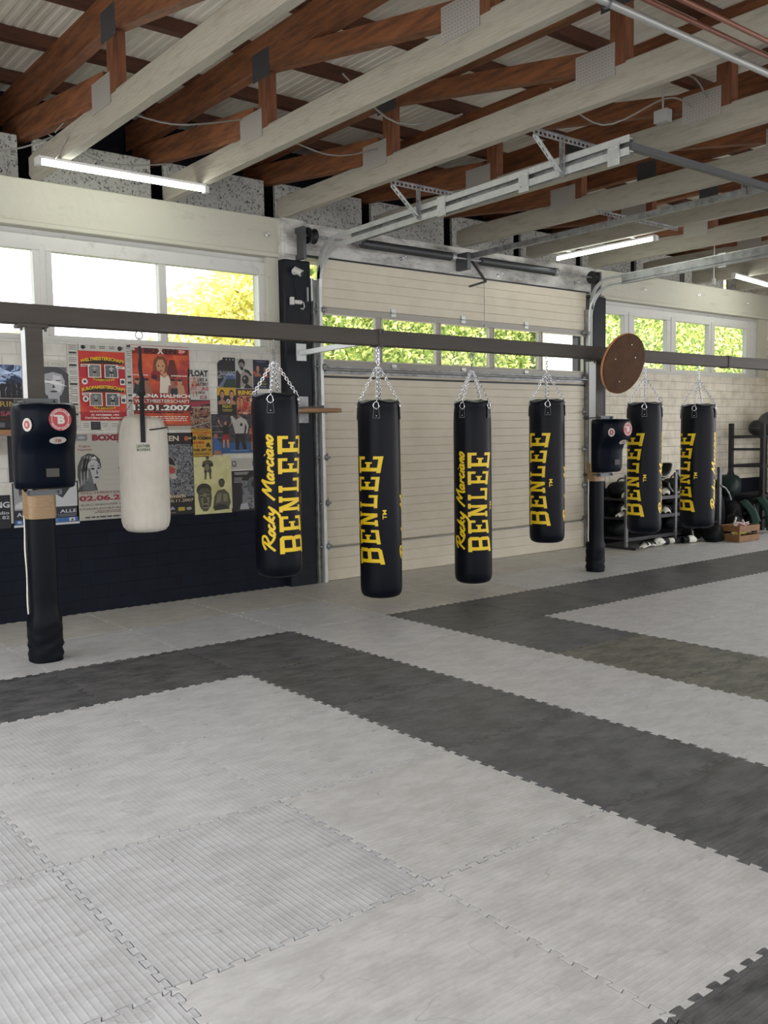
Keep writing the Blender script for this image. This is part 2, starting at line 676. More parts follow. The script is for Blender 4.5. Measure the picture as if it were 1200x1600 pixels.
w.box(XL - 0.25, XL, YB, 3.3, 3.6, 5.0)          # left side: tall open garage doorways
for y in (YB, -6.2, -1.6, 2.8):
    w.box(XL - 0.25, XL, y, y + 0.4, -0.02, 3.6)
struct('wall_left', w)
w = MB().use(CONC)      # wall behind the camera: open garage doorways
w.box(XL, XR, YB - 0.25, YB, 3.6, 5.0)
for x in (XL, -4.2, 0.8, 5.8, XR - 0.5):
    w.box(x, x + 0.5, YB - 0.25, YB, -0.02, 3.6)
struct('wall_front', w)

# concrete lintel with chamfered lower lip, capitals
l = MB().use(CONC)
l.box(XL, 2.24, 2.98, 3.3, 3.53, 3.90).box(XL, 2.24, 2.955, 3.3, 3.49, 3.535)
l.use(CONC_DIRTY).box(2.24, 7.45, 2.995, 3.3, 3.53, 3.90)
l.use(CONC).box(7.45, XR, 2.98, 3.3, 3.53, 3.90).box(7.60, XR, 2.955, 3.3, 3.49, 3.535)
struct('trim_1', l, bevel=0.008)
struct('trim_2', MB().use(CONC_DIRTY).box(2.22, 2.50, 2.90, 3.2, 3.47, 3.90).box(2.245, 2.46, 2.87, 2.95, 3.52, 3.74), bevel=0.012)
# navy steel-clad columns either side of the roller door
struct('trim_3', MB().use(NAVY).box(2.235, 2.57, 2.90, 3.3, -0.02, 3.48), bevel=0.02)
struct('trim_4', MB().use(NAVY).box(7.32, 7.60, 2.92, 3.3, -0.02, 3.50), bevel=0.01)

# roof: ribbed sheets, closing fascia
rb = MB()
X0, X1 = XL - 0.3, XR + 0.3
x = X0
prof = []
while x < X1:
    prof += [(x, 4.934), (x + 0.012, 4.927), (x + 0.05, 4.927), (x + 0.062, 4.934)]
    x += 0.085
SKY = (5.0, 11.8, -9.5, -5.0)          # unseen roof opening, added to brighten the far floor and beams
n = len(prof)
for ya, yb in ((YB - 0.5, SKY[2]), (SKY[2], SKY[3]), (SKY[3], 4.0)):
    vs = [(a, ya, b) for a, b in prof] + [(a, yb, b) for a, b in prof]
    rb.add(vs, [(i, i + 1, n + i + 1, n + i) for i in range(n - 1) if not (ya == SKY[2] and SKY[0] < prof[i][0] < SKY[1])])
rb.box(X0, X1, YB - 0.5, SKY[2], 4.97, 5.06).box(X0, X1, SKY[3], 4.0, 4.97, 5.06).box(X0, SKY[0], SKY[2], SKY[3], 4.97, 5.06).box(SKY[1], X1, SKY[2], SKY[3], 4.97, 5.06)
struct('ceiling', rb, ROOF)
struct('trim_5', MB().use(NAVY).box(XL, XR, 3.9, 4.0, 3.8, 5.06).box(XL, XR, 3.3, 4.0, 3.80, 3.90))

# ------------------------------------------------------------------ windows


def window(name, xs, x0, x1):
    r_ = struct_empty(name)
    f = MB()
    zt, zb = 3.31, 2.565
    f.box(x0, x1, 3.05, 3.13, 2.50, zb).box(x0, x1, 3.05, 3.13, zt, 3.44).box(x0, x1, 3.08, 3.3, 3.44, 3.5)
    edges = [x0] + [e for p in xs for e in p] + [x1]
    for i in range(0, len(edges), 2):
        a, b = edges[i], edges[i + 1]
        f.box(a, b, 3.05, 3.13, zb, zt)
        if b - a > 0.12:      # two casements meeting: a shallow gap
            m_ = (a + b) / 2
            f.box(m_ - 0.025, m_ + 0.025, 3.04, 3.06, zb - 0.03, zt + 0.05)
    f.box(x0, x1, 2.99, 3.06, 2.485, 2.505)      # sill
    f.build('window_frame', PVC, r_, bevel=0.006)
    hd = MB()
    for a, b in xs:
        MB().box(a - 0.01, b + 0.01, 3.085, 3.091, zb - 0.01, zt + 0.01).build('pane', GLASS, r_)
    return r_


window('window_1', [(-4.45, -3.53), (-3.45, -2.42), (-2.34, -1.34), (-1.26, -0.31), (-0.14, 0.89), (0.97, 2.01)], XL, 2.10)
window('window_2', [(7.66, 8.19), (8.44, 9.25), (9.49, 10.39), (10.57, 11.52)], 7.60, 11.83)

# ------------------------------------------------------------------ sectional door
w3 = struct_empty('added_skylight')  # glazing of the added, unseen daylight opening in the roof
MB().box(SKY[0], SKY[1], SKY[2], SKY[3], 5.0, 5.006).build('pane', GLASS, w3)
door = struct_empty('door_1')
DX0, DX1 = 2.72, 7.20


def slat_panel(z0, z1, k):
    p = []
    h = (z1 - z0 - 0.004) / k
    yb = 2.955
    p.append((yb + 0.045, z0 + 0.002))
    for i in range(k):
        a = z0 + 0.002 + i * h
        p += [(yb + 0.006, a), (yb, a + 0.006), (yb, a + h - 0.006), (yb + 0.006, a + h)]
    p.append((yb + 0.045, z1 - 0.002))
    MB().prism(p, DX0, DX1, 'yz').build('door_panel', DOORW, door)


slat_panel(0.0, 0.38, 3)
slat_panel(0.39, 2.38, 20)
slat_panel(3.02, 3.54, 5)
MB().box(DX0, DX1, 2.9985, 3.004, 0.0, 2.39).box(DX0, DX1, 2.9985, 3.004, 3.0, 3.54).build('backing', DOORW, door)
MB().box(DX0, DX1, 2.925, 2.955, 0.365, 0.38).build('panel_joint', DOORF, door)
f = MB()
f.box(DX0 - 0.06, DX1, 2.95, 3.0, 2.385, 2.445).box(DX0 - 0.06, DX1, 2.95, 3.0, 2.95, 3.02)
pan = [(2.66, 3.48), (3.56, 4.40), (4.47, 5.30), (5.38, 6.22), (6.29, 7.14)]
ed = [2.62] + [e for p in pan for e in p] + [7.20]
for i in range(0, len(ed), 2):
    f.box(ed[i], ed[i + 1], 2.95, 3.0, 2.445, 2.95)
f.build('glazing_frame', DOORF, door, bevel=0.004)
fl = MB()
for a, b in pan:
    for q in ((a, a + 0.012, 2.45, 2.945), (b - 0.012, b, 2.45, 2.945)):
        fl.box(q[0], q[1], 2.943, 2.952, q[2], q[3])
    fl.box(a, b, 2.943, 2.952, 2.445, 2.457).box(a, b, 2.943, 2.952, 2.936, 2.95)
    MB().box(a, b, 2.972, 2.98, 2.44, 2.955).build('pane', GLASS, door)
fl.build('glazing_bead', DOORW, door)
MB().tube([(2.70, 2.90, 2.345), (7.2, 2.90, 2.345)], 0.016).box(2.7, 7.2, 2.93, 2.955, 2.30, 2.385).build('stiffener_bar', GALV_D, door)
MB().box(2.70, 7.2, 2.94, 2.956, 2.255, 2.275).build('seal_strip', DARKM, door)
for xx in (3.74, 4.85, 5.98):
    for z in (3.02, 2.39):
        MB().box(xx - 0.035, xx + 0.035, 2.937, 2.951, z - 0.045, z - 0.015).box(xx - 0.035, xx + 0.035, 2.937, 2.951, z + 0.01, z + 0.04).tube([(xx - 0.03, 2.935, z), (xx + 0.03, 2.935, z)], 0.009).build('hinge', GALV, door)
for z in (0.40, 0.88, 1.38, 1.90, 2.37, 2.98):
    for xx, s in ((2.72, 1), (7.18, -1)):
        MB().box(xx - 0.05, xx + 0.05, 2.93, 2.95, z - 0.05, z + 0.05).tube([(xx - 0.1, 2.91, z), (xx + 0.06, 2.91, z)], 0.012).tube([(xx - 0.02, 2.91, z), (xx + 0.02, 2.91, z)], 0.032, 12).build('roller_bracket', GALV_D, door)
MB().box(2.66, 2.735, 2.955, 2.985, 0.0, 2.33).build('side_strip', mat('weathered_strip', (0.50, 0.46, 0.38), 0.7, noise=(5, (0.2, 0.17, 0.12), 0.35, 0.55, (1, 1, 0.5))), door)
MB().box(DX0 - 0.15, DX1 + 0.1, 2.97, 2.99, 3.535, 3.56).build('top_seal', DARKM, door)
# pull cord with small handle
MB().tube([(5.17, 2.90, 3.60), (5.17, 2.90, 2.96)], 0.004, 5).ball((5.17, 2.9, 2.955), 0.014).build('pull_cord', GALV_D, door)

# tracks


def arc_path(x, zt, yend, r_, y0=2.90, z0=0.0, n_=10):
    p = [(x, y0, z0), (x, y0, zt - r_)]
    for i in range(1, n_ + 1):
        a = PI / 2 * i / n_
        p.append((x, y0 - r_ * (1 - math.cos(a)), zt - r_ * (1 - math.cos(PI / 2 - a)) if False else zt - r_ + r_ * math.sin(a)))
    p.append((x, yend, zt + 0.06))
    return p


def ribbon(mb, path, w_, th, dx=0):
    """a flat strip w_ deep (radially) and th wide swept along a path in a plane x = const"""
    k = len(path)
    vs = []
    for i, p in enumerate(path):
        a = Vector(path[max(i - 1, 0)])
        b = Vector(path[min(i + 1, k - 1)])
        d = (b - a).normalized()
        nr = Vector((0, d.z, -d.y))
        P = Vector(p)
        for u_, v_ in ((-1, -1), (1, -1), (1, 1), (-1, 1)):
            vs.append(P + Vector((dx + u_ * th / 2, 0, 0)) + nr * (v_ * w_ / 2))
    fs = [(0, 1, 2, 3), tuple(range(4 * k - 1, 4 * k - 5, -1))]
    for i in range(k - 1):
        for j in range(4):
            fs.append((i * 4 + j, i * 4 + (j + 1) % 4, (i + 1) * 4 + (j + 1) % 4, (i + 1) * 4 + j))
    mb.add(vs, fs)


def track(x, yend, lab, flip):
    t = thing('door_track', lab, 'door track', (x, 2.90, 0))

    def loc(p):
        return [(0, q[1] - 2.90, q[2]) for q in p]
    low = loc(arc_path(x, 3.60, yend, 0.38))
    m_ = MB()
    ribbon(m_, low, 0.055, 0.006)
    ribbon(m_, [(p[0], p[1], p[2]) for p in low], 0.006, 0.05, flip * 0.025)
    hi = [p for p in low]
    m_.build('lower_rail', GALV, t)
    up_ = loc(arc_path(x, 3.69, yend, 0.30, y0=2.88, z0=3.30))
    m_ = MB()
    ribbon(m_, up_, 0.05, 0.006)
    ribbon(m_, up_, 0.006, 0.045, flip * 0.022)
    m_.build('upper_rail', GALV, t)
    # web plate behind both rails on the straight run
    m_ = MB()
    ys = -0.55
    m_.add([(flip * 0.05, ys, 3.575), (flip * 0.05, yend - 2.9, 3.635), (flip * 0.05, yend - 2.9, 3.755), (flip * 0.05, ys, 3.70)], [(0, 1, 2, 3)])
    m_.build('web_plate', GALV_D, t)
    for y in (0.9, -0.1, -1.0):
        if y > yend:
            MB().box(-0.02, -0.006, y - 2.9 - 0.05, y - 2.9 + 0.05, 3.58, 3.75).ball((-0.022, y - 2.9 - 0.025, 3.62), 0.009, 8, 6).ball((-0.022, y - 2.9 + 0.025, 3.62), 0.009, 8, 6).ball((-0.022, y - 2.9 - 0.025, 3.71), 0.009, 8, 6).ball((-0.022, y - 2.9 + 0.025, 3.71), 0.009, 8, 6).build('joint_plate', GALV, t)
    # wall angle of the jamb
    MB().box(-0.075, -0.069, -0.02, 0.05, 0, 3.3).box(-0.075, 0.03, 0.045, 0.05, 0, 3.3).build('jamb_angle', GALV_D, t)
    return t


tl = track(2.66, -1.13, 'galvanised curved door track rising beside the left column of the white door', 1)
MB().box(-0.15, -0.145, -0.03, 0.0, 3.05, 3.2).box(-0.10, -0.085, -0.02, 0.0, 3.06, 3.30).build('fixing_plate', GALV, tl)
tr_ = track(7.24, -1.13, 'galvanised curved door track at the right edge of the white door', -1)


def slotted(mb, a, b, w_=0.035):
    """slotted angle: two thin flanges with dark slots punched as alternating bars"""
    a, b = Vector(a), Vector(b)
    L_ = (b - a).length
    d = (b - a) / L_
    k = max(2, int(L_ / 0.05))
    up_ = Vector((0, 0, 1)) if abs(d.z) < 0.9 else Vector((0, 1, 0))
    sd_ = d.cross(up_).normalized()
    u_ = sd_.cross(d).normalized()
    mb.bar(a + u_ * w_ * 0.42, b + u_ * w_ * 0.42, 0.004, w_ * 0.28, u_)
    mb.bar(a - u_ * w_ * 0.42, b - u_ * w_ * 0.42, 0.004, w_ * 0.28, u_)
    mb.bar(a + u_ * w_ * 0.55, b + u_ * w_ * 0.55, w_, 0.004, u_)
    for i in range(k + 1):
        p = a + d * (L_ * i / k)
        mb.bar(p - d * 0.010, p + d * 0.010, 0.004, w_ * 0.6, u_)


for y, lab in ((1.20, 'slotted steel bracket hanging the left door track, nearest the wall'), (-0.52, 'slotted steel bracket hanging the left door track near its far end')):
    t = thing('track_bracket', lab, 'bracket', (2.66, y, 3.75))
    m_ = MB()
    slotted(m_, (-0.35, 0, 0.14), (0.75, 0, 0.14), 0.04)
    m_.build('cross_angle', GALV_D, t)
    m_ = MB()
    slotted(m_, (-0.02, 0, 0.13), (-0.02, 0, -0.14), 0.035)
    m_.build('hanger', GALV_D, t)
    m_ = MB()
    slotted(m_, (-0.33, 0.02, 0.12), (-0.03, 0.02, -0.12), 0.03)
    m_.build('brace', GALV, t)
t = tag(MB().bar((2.66, -1.13, 3.69), (7.24, -1.13, 3.69), 0.05, 0.05).build('track_cross_bar', GREYM), 'dark steel cross bar joining the far ends of the door tracks', 'cross bar')

# door opener rail in the middle
t = thing('opener_rail', 'slim steel opener rail running under the roof from the door centre', 'rail', (4.92, 2.9, 3.72))
MB().box(-0.02, 0.02, -5.2, 0.0, 0.03, 0.06).box(-0.02, 0.02, -5.2, 0.0, 0.085, 0.092).box(-0.02, 0.0, -5.2, 0, 0.06, 0.085).build('profile', GALV_D, t)
MB().bar((0, 0.0, 0.05), (0, -0.28, -0.28), 0.03, 0.02).bar((0, -0.28, -0.28), (0, 0.0, -0.30), 0.03, 0.02).build('door_arm', GREYM, t)
for y in (0.75, -0.75):
    t = thing('opener_bracket', 'slotted bracket on the opener rail, ' + ('closer to the wall' if y > 0 else 'farther from the wall'), 'bracket', (4.92, y, 3.8))
    m_ = MB()
    slotted(m_, (-0.3, 0, 0.06), (1.15, 0, 0.06), 0.035)
    m_.build('cross_angle', GALV_D, t)
    m_ = MB()
    slotted(m_, (-0.05, 0, 0.06), (-0.05, 0, -0.06), 0.03)
    slotted(m_, (0.05, 0, 0.06), (0.05, 0, -0.06), 0.03)
    m_.build('hanger', GALV_D, t)

# torsion shaft, springs and drums
t = thing('torsion_spring_shaft', 'steel torsion shaft with two long springs above the white door', 'door spring', (4.8, 2.80, 3.72))
MB().tube([(-2.4, 0, 0), (2.5, 0, 0)], 0.013).build('shaft', GALV_D, t)
for a, b in ((-1.62, -0.28), (0.22, 1.56)):
    pr_ = []
    k = int((b - a) / 0.011)
    for i in range(k):
        xx = a + (b - a) * i / k
        pr_ += [(0.044, xx), (0.050, xx + 0.0055)]
    pr_.append((0.044, b))
    MB().lathe(pr_, 14, axis='x').build('spring', GREYM, t)
    MB().lathe([(0.055, b - 0.01), (0.055, b + 0.05), (0.03, b + 0.07)], 16, axis='x').build('spring_cone', GALV_D, t)
for xx in (-2.28, 2.38):
    MB().lathe([(0.085, xx - 0.055), (0.085, xx - 0.04), (0.065, xx - 0.035), (0.065, xx + 0.02), (0.08, xx + 0.03), (0.08, xx + 0.04), (0.03, xx + 0.045)], 24, axis='x').build('cable_drum', BLACKR, t)
for q in ((-0.03, 0.03, -0.02, 0.18, -0.12, 0.08), (-2.42, -2.38, -0.05, 0.10, -0.25, 0.08), (2.44, 2.48, -0.05, 0.10, -0.25, 0.08)):
    MB().box(*q).build('bearing_plate', GREYM, t)
# ceiling anchor rings on the lintels
for i, (xx, zz, lab) in enumerate(((2.05, 3.70, 'small steel eye bolt in the lintel left of the dark column'), (3.9, 3.66, 'small steel eye bolt under the left door spring'),
                                   (5.5, 3.62, 'small steel eye bolt under the right door spring'), (7.0, 3.66, 'small steel eye bolt by the right cable drum'),
                                   (8.5, 3.70, 'small steel eye bolt above the right windows, nearest the door'), (9.9, 3.72, 'small steel eye bolt above the right windows, middle one'),
                                   (11.3, 3.70, 'small steel eye bolt above the right windows, rightmost one'))):
    m_ = MB().tube([(xx, 2.99, zz), (xx, 2.93, zz)], 0.006, 6)
    ring = [(xx + 0.022 * math.cos(a), 2.91 + 0.0, zz + 0.022 * math.sin(a)) for a in [2 * PI * q / 12 for q in range(12)]]
    m_.tube(ring, 0.005, 6, closed=True).tube([(xx, 2.995, zz), (xx, 2.985, zz)], 0.02, 10)
    m_.use(CHROME)
    tag(m_.build('eye_bolt', CHROME), lab, 'eye bolt')

# ------------------------------------------------------------------ roof trusses
TX = [-1.54, -0.27, 1.0, 2.29, 3.60, 4.88, 6.13, 7.40, 8.66, 9.92, 11.18]
TN = ['leftmost roof truss, cut by the top left corner', 'roof truss carrying the near end of the left light tube', 'roof truss at the far end of the left light tube',
      'roof truss ending above the dark column left of the white door', 'roof truss above the left part of the white door', 'roof truss above the opener rail at door centre',
      'roof truss above the right part of the white door', 'roof truss above the right jamb of the white door', 'roof truss above the second of the right windows',
      'roof truss above the third of the right windows', 'rightmost roof truss, beside the right end wall']


def nail_plate(t, y0, y1, z0, z1, m_):
    """perforated plate: sheet with rows of raised teeth marks"""
    p = MB()
    p.use(m_).box(-0.051, -0.046, y0, y1, z0, z1)
    p.use(PLATE_D if m_ is PLATE_W else DARKM)
    ny = int((y1 - y0) / 0.028)
    nz = int((z1 - z0) / 0.022)
    for i in range(ny):
        for j in range(nz):
            a = y0 + 0.012 + i * (y1 - y0 - 0.012) / ny + (0.007 if j % 2 else 0)
            c = z0 + 0.008 + j * (z1 - z0 - 0.008) / nz
            p.add([(-0.0518, a, c), (-0.0518, a + 0.012, c), (-0.0518, a + 0.012, c + 0.005), (-0.0518, a, c + 0.005)], [(0, 1, 2, 3)])
    p.build('nail_plate', None, t)


PLATE_D = mat('plate_slots', (0.20, 0.19, 0.17), 0.7)
PLATE_W = mat('painted_nail_plate', (0.40, 0.38, 0.34), 0.5, 0.3)
for X, lab in zip(TX, TN):
    t = thing('roof_truss', lab, 'roof truss', (X, 0, 3.9))
    # bottom chord with clipped, rounded seat at the wall
    pr_ = [(3.04, 0.10), (3.05, 0.05), (2.98, 0.0), (YB + 0.02, 0.0), (YB + 0.02, 0.215), (2.9, 0.215), (3.04, 0.20)]
    MB().prism(pr_, -0.042, 0.042, 'yz').build('bottom_chord', BEAM, t, bevel=0.006)
    MB().box(-0.05, 0.05, YB + 0.02, 3.85, 0.66, 0.92).build('top_chord', WOOD, t, bevel=0.006)
    MB().prism([(3.7, 0.46), (3.7, 0.66), (3.3, 0.62), (1.30, 0.40), (1.30, 0.20), (1.6, 0.20)], -0.05, 0.05, 'yz').build('heel_strut', WOOD, t, bevel=0.004)
    y = 1.16
    k = 0
    while y > YB + 1:
        MB().box(-0.045, 0.045, y - 0.065, y + 0.065, 0.2, 0.80).build('upright', WOOD_Z, t)
        nail_plate(t, y + 0.02, y + 0.36, 0.14, 0.36, PLATE_W)
        nail_plate(t, y - 0.12, y + 0.14, 0.58, 0.80, GREYM)
        if y - 2.45 > YB + 1:
            MB().bar((0, y - 0.05, 0.70), (0, y - 2.36, 0.28), 0.09, 0.14).build('diagonal', WOOD, t)
        y -= 2.5
        k += 1
# purlins, running along the hall
py = 3.35
pi_ = 0
near = ['nearest the wall', 'second from the wall', 'third from the wall', 'fourth from the wall', 'fifth from the wall', 'sixth from the wall', 'seventh from the wall']
while py > -10:
    if py > -4:
        tag(MB().box(XL, XR, py - 0.035, py + 0.045, 4.82, 4.928).build('roof_purlin', PURLIN), 'long dark timber purlin under the roof sheets, ' + near[min(pi_, 6)] if pi_ < 7 else 'long dark timber purlin above the ceiling pipes, ' + ('nearer the wall' if pi_ == 7 else 'farther from the wall'), 'purlin')
    py -= 0.9
    pi_ += 1
tag(MB().box(0.2, XR, -2.35, -1.90, 4.83, 4.90).build('roof_board', PURLIN), 'wide dark board under the roof above the pipes at top right', 'board')
# wood wool boards in the gaps above the lintel
wb = MB()
for a, b in zip([XL] + TX, TX + [XR]):
    wb.box(a + 0.07, b - 0.07, 3.24, 3.28, 3.90, 4.34)
struct('trim_6', wb, WOOL)

# ------------------------------------------------------------------ ceiling services


def pipe(name, pts, r_, m_, lab, cat='pipe'):
    return tag(MB().tube(pts, r_, 12).build(name, m_), lab, cat)


pipe('ceiling_pipe', [(0.3, -2.22, 3.86), (11.9, -2.22, 3.86)], 0.022, PIPE, 'grey pipe under the roof beams at top right')
pipe('ceiling_pipe', [(0.3, -2.36, 3.86), (11.9, -2.36, 3.86)], 0.014, RUST, 'brown copper pipe next to the grey pipe at top right')
pipe('ceiling_pipe', [(0.3, -2.50, 3.84), (11.9, -2.50, 3.84)], 0.014, RUST, 'outer brown copper pipe at top right, farther from the grey pipe')
tag(MB().box(0.985, 1.015, -2.55, -2.18, 3.875, 3.90).tube([(1.0, -2.22 + 0.03 * math.cos(a), 3.86 + 0.03 * math.sin(a)) for a in [2 * PI * q / 12 for q in range(12)]], 0.005, 6, closed=True).build('pipe_clamp', GREYM), 'dark clamp holding the ceiling pipes at top right', 'clamp')


def cable(pts, lab, r_=0.007, m_=None):
    # smooth catmull-rom through the points
    P = [Vector(p) for p in pts]
    P = [P[0]] + P + [P[-1]]
    out = []
    for i in range(1, len(P) - 2):
        for k in range(6):
            t_ = k / 6
            a, b, c, d = P[i - 1], P[i], P[i + 1], P[i + 2]
            out.append(0.5 * ((2 * b) + (c - a) * t_ + (2 * a - 5 * b + 4 * c - d) * t_ ** 2 + (3 * b - a - 3 * c + d) * t_ ** 3))
    out.append(P[-2])
    tag(MB().tube(out, r_, 6).build('cable', m_ or mat('grey_cable', (0.22, 0.21, 0.19), 0.5)), lab, 'cable')


cable([(-1.4, 2.6, 4.2), (-0.9, 2.5, 3.95), (-0.6, 2.45, 3.98), (-0.33, 2.35, 4.1)], 'grey cable sagging from the roof at the left picture edge')
cable([(-0.33, 2.3, 4.12), (-0.2, 1.9, 4.3), (-0.35, 2.1, 3.94), (-0.36, 2.25, 3.89)], 'cable looping down to the left light tube', 0.006)
cable([(-0.2, 1.6, 4.18), (0.3, 1.45, 4.08), (0.9, 1.4, 4.22)], 'cable slung between the two trusses over the left light tube')
cable([(-0.2, 2.9, 4.3), (0.3, 2.8, 4.1), (0.95, 2.8, 4.2)], 'cable slung near the wall behind the left light tube')
cable([(1.05, 1.4, 4.2), (1.7, 1.3, 4.05), (2.25, 1.3, 4.2)], 'cable slung between trusses left of the white door')
cable([(1.05, 0.2, 4.25), (1.6, 0.25, 4.02), (2.25, 0.2, 4.2)], 'cable slung under the trusses above the bag rail')
cable([(2.35, -1.1, 4.25), (2.6, -1.15, 4.12), (3.2, -1.25, 4.28), (3.55, -1.2, 4.2)], 'cable sagging beside the junction box at upper right')
cable([(2.4, -0.6, 4.2), (2.9, -0.7, 4.0), (3.3, -1.0, 4.2), (3.5, -1.1, 4.15)], 'second cable leading to the junction box at upper right')
tag(MB().box(3.42, 3.50, -0.92, -0.80, 4.08, 4.18).tube([(3.46, -0.86, 4.18), (3.46, -0.86, 4.34)], 0.008).build('junction_box', mat('grey_box', (0.4, 0.4, 0.38), 0.5), bevel=0.006), 'small grey junction box on a roof beam at upper right', 'junction box')


def light_tube(lab, c, ang, L_=1.5):
    t = thing('light_tube', lab, 'light tube', c, ang)
    MB().box(-L_ / 2, L_ / 2, -0.030, 0.030, 0.022, 0.045).build('housing', mat('lamp_housing', (0.75, 0.75, 0.72), 0.4), t, bevel=0.004)
    MB().tube([(-L_ / 2 + 0.03, 0, 0), (L_ / 2 - 0.03, 0, 0)], 0.021, 12).build('diffuser', TUBEM, t)
    for e in (-1, 1):
        MB().box(e * L_ / 2 - 0.02, e * L_ / 2 + 0.02, -0.03, 0.03, -0.028, 0.03).build('end_cap', mat('lamp_cap', (0.55, 0.55, 0.53), 0.5), t)
    return t


light_tube('lit white light tube under the roof beams above the left windows', (0.26, 2.27, 3.855), 0)
lt = light_tube('lit white light tube under the beams right of the door centre', (6.28, 1.93, 3.86), PI / 2)
MB().box(-0.5, -0.47, 0.0, 0.17, 0.040, 0.048).box(0.47, 0.5, 0.0, 0.17, 0.040, 0.048).build('mounting_strap', GALV_D, lt)
light_tube('lit white light tube at the right edge above the right windows', (10.35, 2.2, 3.855), R(8), 1.8)
tag(MB().tube([(8.1, 1.55, 4.84), (8.1, 1.55, 3.6)], 0.008).box(8.085, 8.115, 1.53, 1.57, 3.55, 3.62).build('hanging_rod', GALV), 'thin steel rod hanging from the roof at the right door track', 'rod')
# small security camera and sensor on the dark column
t = thing('security_camera', 'small white security camera high on the dark column', 'camera', (2.36, 2.90, 3.35))
MB().lathe([(0.035, 0), (0.035, -0.02), (0.015, -0.03)], 16, axis='y').build('mount', PVC, t)
MB().tube([(-0.02, -0.03, 0.02), (0.03, -0.10, -0.03)], [0.032, 0.036], 16).build('housing', PVC, t)
MB().tube([(0.031, -0.101, -0.031), (0.034, -0.106, -0.034)], 0.026, 16).build('lens', DARKM, t)
t = thing('wall_sensor', 'white sensor box with looped cable on the dark column under the camera', 'sensor', (2.36, 2.90, 3.03))
MB().box(-0.07, -0.03, -0.04, 0, -0.03, 0.05).box(-0.03, 0.06, -0.05, -0.01, -0.02, 0.02).build('housing', PVC, t, bevel=0.005)
MB().tube([(0.05, -0.03, 0.02), (0.09, -0.03, 0.0), (0.10, -0.03, -0.04), (0.08, -0.03, -0.07), (0.05, -0.03, -0.06)], 0.006, 6).build('cable', PVC, t)
cable([(2.37, 2.885, 3.30), (2.35, 2.885, 3.2), (2.38, 2.885, 3.15), (2.37, 2.885, 3.06)], 'thin black cable between camera and sensor', 0.003, WEB)

# ------------------------------------------------------------------ puzzle mats
LIGHT_Y = mat_foam('light_grey_mat_ribs_lengthwise', (0.60, 0.605, 0.62), (0.48, 0.485, 0.50), (0.27, 0.27, 0.27), 'X', 0.14)
LIGHT_S = mat_foam('light_grey_mat_strong_ribs', (0.56, 0.57, 0.60), (0.45, 0.455, 0.475), (0.27, 0.27, 0.27), 'X', 0.42)
LIGHT_X = mat_foam('light_grey_mat_ribs_crosswise', (0.60, 0.598, 0.605), (0.48, 0.477, 0.48), (0.36, 0.36, 0.34), 'Y', 0.2)
LIGHT_B = mat_foam('worn_grey_mat', (0.58, 0.565, 0.53), (0.46, 0.44, 0.405), (0.2, 0.19, 0.17), 'X', 0.15)
DARK_Y = mat_foam('charcoal_mat_ribs_lengthwise', (0.135, 0.138, 0.152), (0.048, 0.050, 0.058), (0.025, 0.025, 0.026), 'X', 0.55, 0.42)
DARK_X = mat_foam('charcoal_mat_ribs_crosswise', (0.125, 0.127, 0.134), (0.044, 0.046, 0.052), (0.025, 0.025, 0.025), 'Y', 0.5, 0.45)
DARK_W = mat_foam('worn_charcoal_mat', (0.20, 0.19, 0.155), (0.050, 0.050, 0.046), (0.025, 0.025, 0.025), 'Y', 0.3, 0.42)
NT = 11
AMP = 0.021


def edge_pts(flip):
    """one toothed edge from 0 to 1: (along, offset) with dovetail knobs"""
    p = []
    h = 1.0 / NT
    for i in range(NT):
        a = i * h
        s = 1 if flip else -1
        p += [(a + 0.18 * h, -s * AMP * 0.5), (a + 0.26 * h, -s * AMP * 0.5), (a + 0.18 * h, s * AMP * 0.5), (a + 0.26 * h, s * AMP * 0.62),
              (a + 0.66 * h, s * AMP * 0.62), (a + 0.74 * h, s * AMP * 0.5), (a + 0.66 * h, -s * AMP * 0.5), (a + 0.76 * h, -s * AMP * 0.5)]
    return p


def mat_outline(cx, cy):
    """shared edges use the same teeth, so neighbours interlock"""
    E_ = edge_pts(True)
    out = [(0.0, 0.0)]
    out += [(a, b) for a, b in E_]                                   # bottom y = 0
    out += [(1.0, 0.0)]
    out += [(1 + b, a) for a, b in E_]                               # right x = 1
    out += [(1.0, 1.0)]
    out += [(a, 1 + b) for a, b in reversed(E_)]                     # top
    out += [(0.0, 1.0)]
    out += [(b, a) for a, b in reversed(E_)]                         # left
    return out


def inset(poly, d):
    n_ = len(poly)
    out = []
    for i in range(n_):
        p0, p1, p2 = Vector(poly[i - 1]), Vector(poly[i]), Vector(poly[(i + 1) % n_])
        e1 = (p1 - p0).normalized()
        e2 = (p2 - p1).normalized()
        n1 = Vector((-e1.y, e1.x))
        n2 = Vector((-e2.y, e2.x))
        m_ = n1 + n2
        if m_.length < 1e-3:
            m_ = n1
        m_.normalize()
        k = d / max(0.45, m_.dot(n1))
        out.append((p1.x + m_.x * k, p1.y + m_.y * k))
    return out


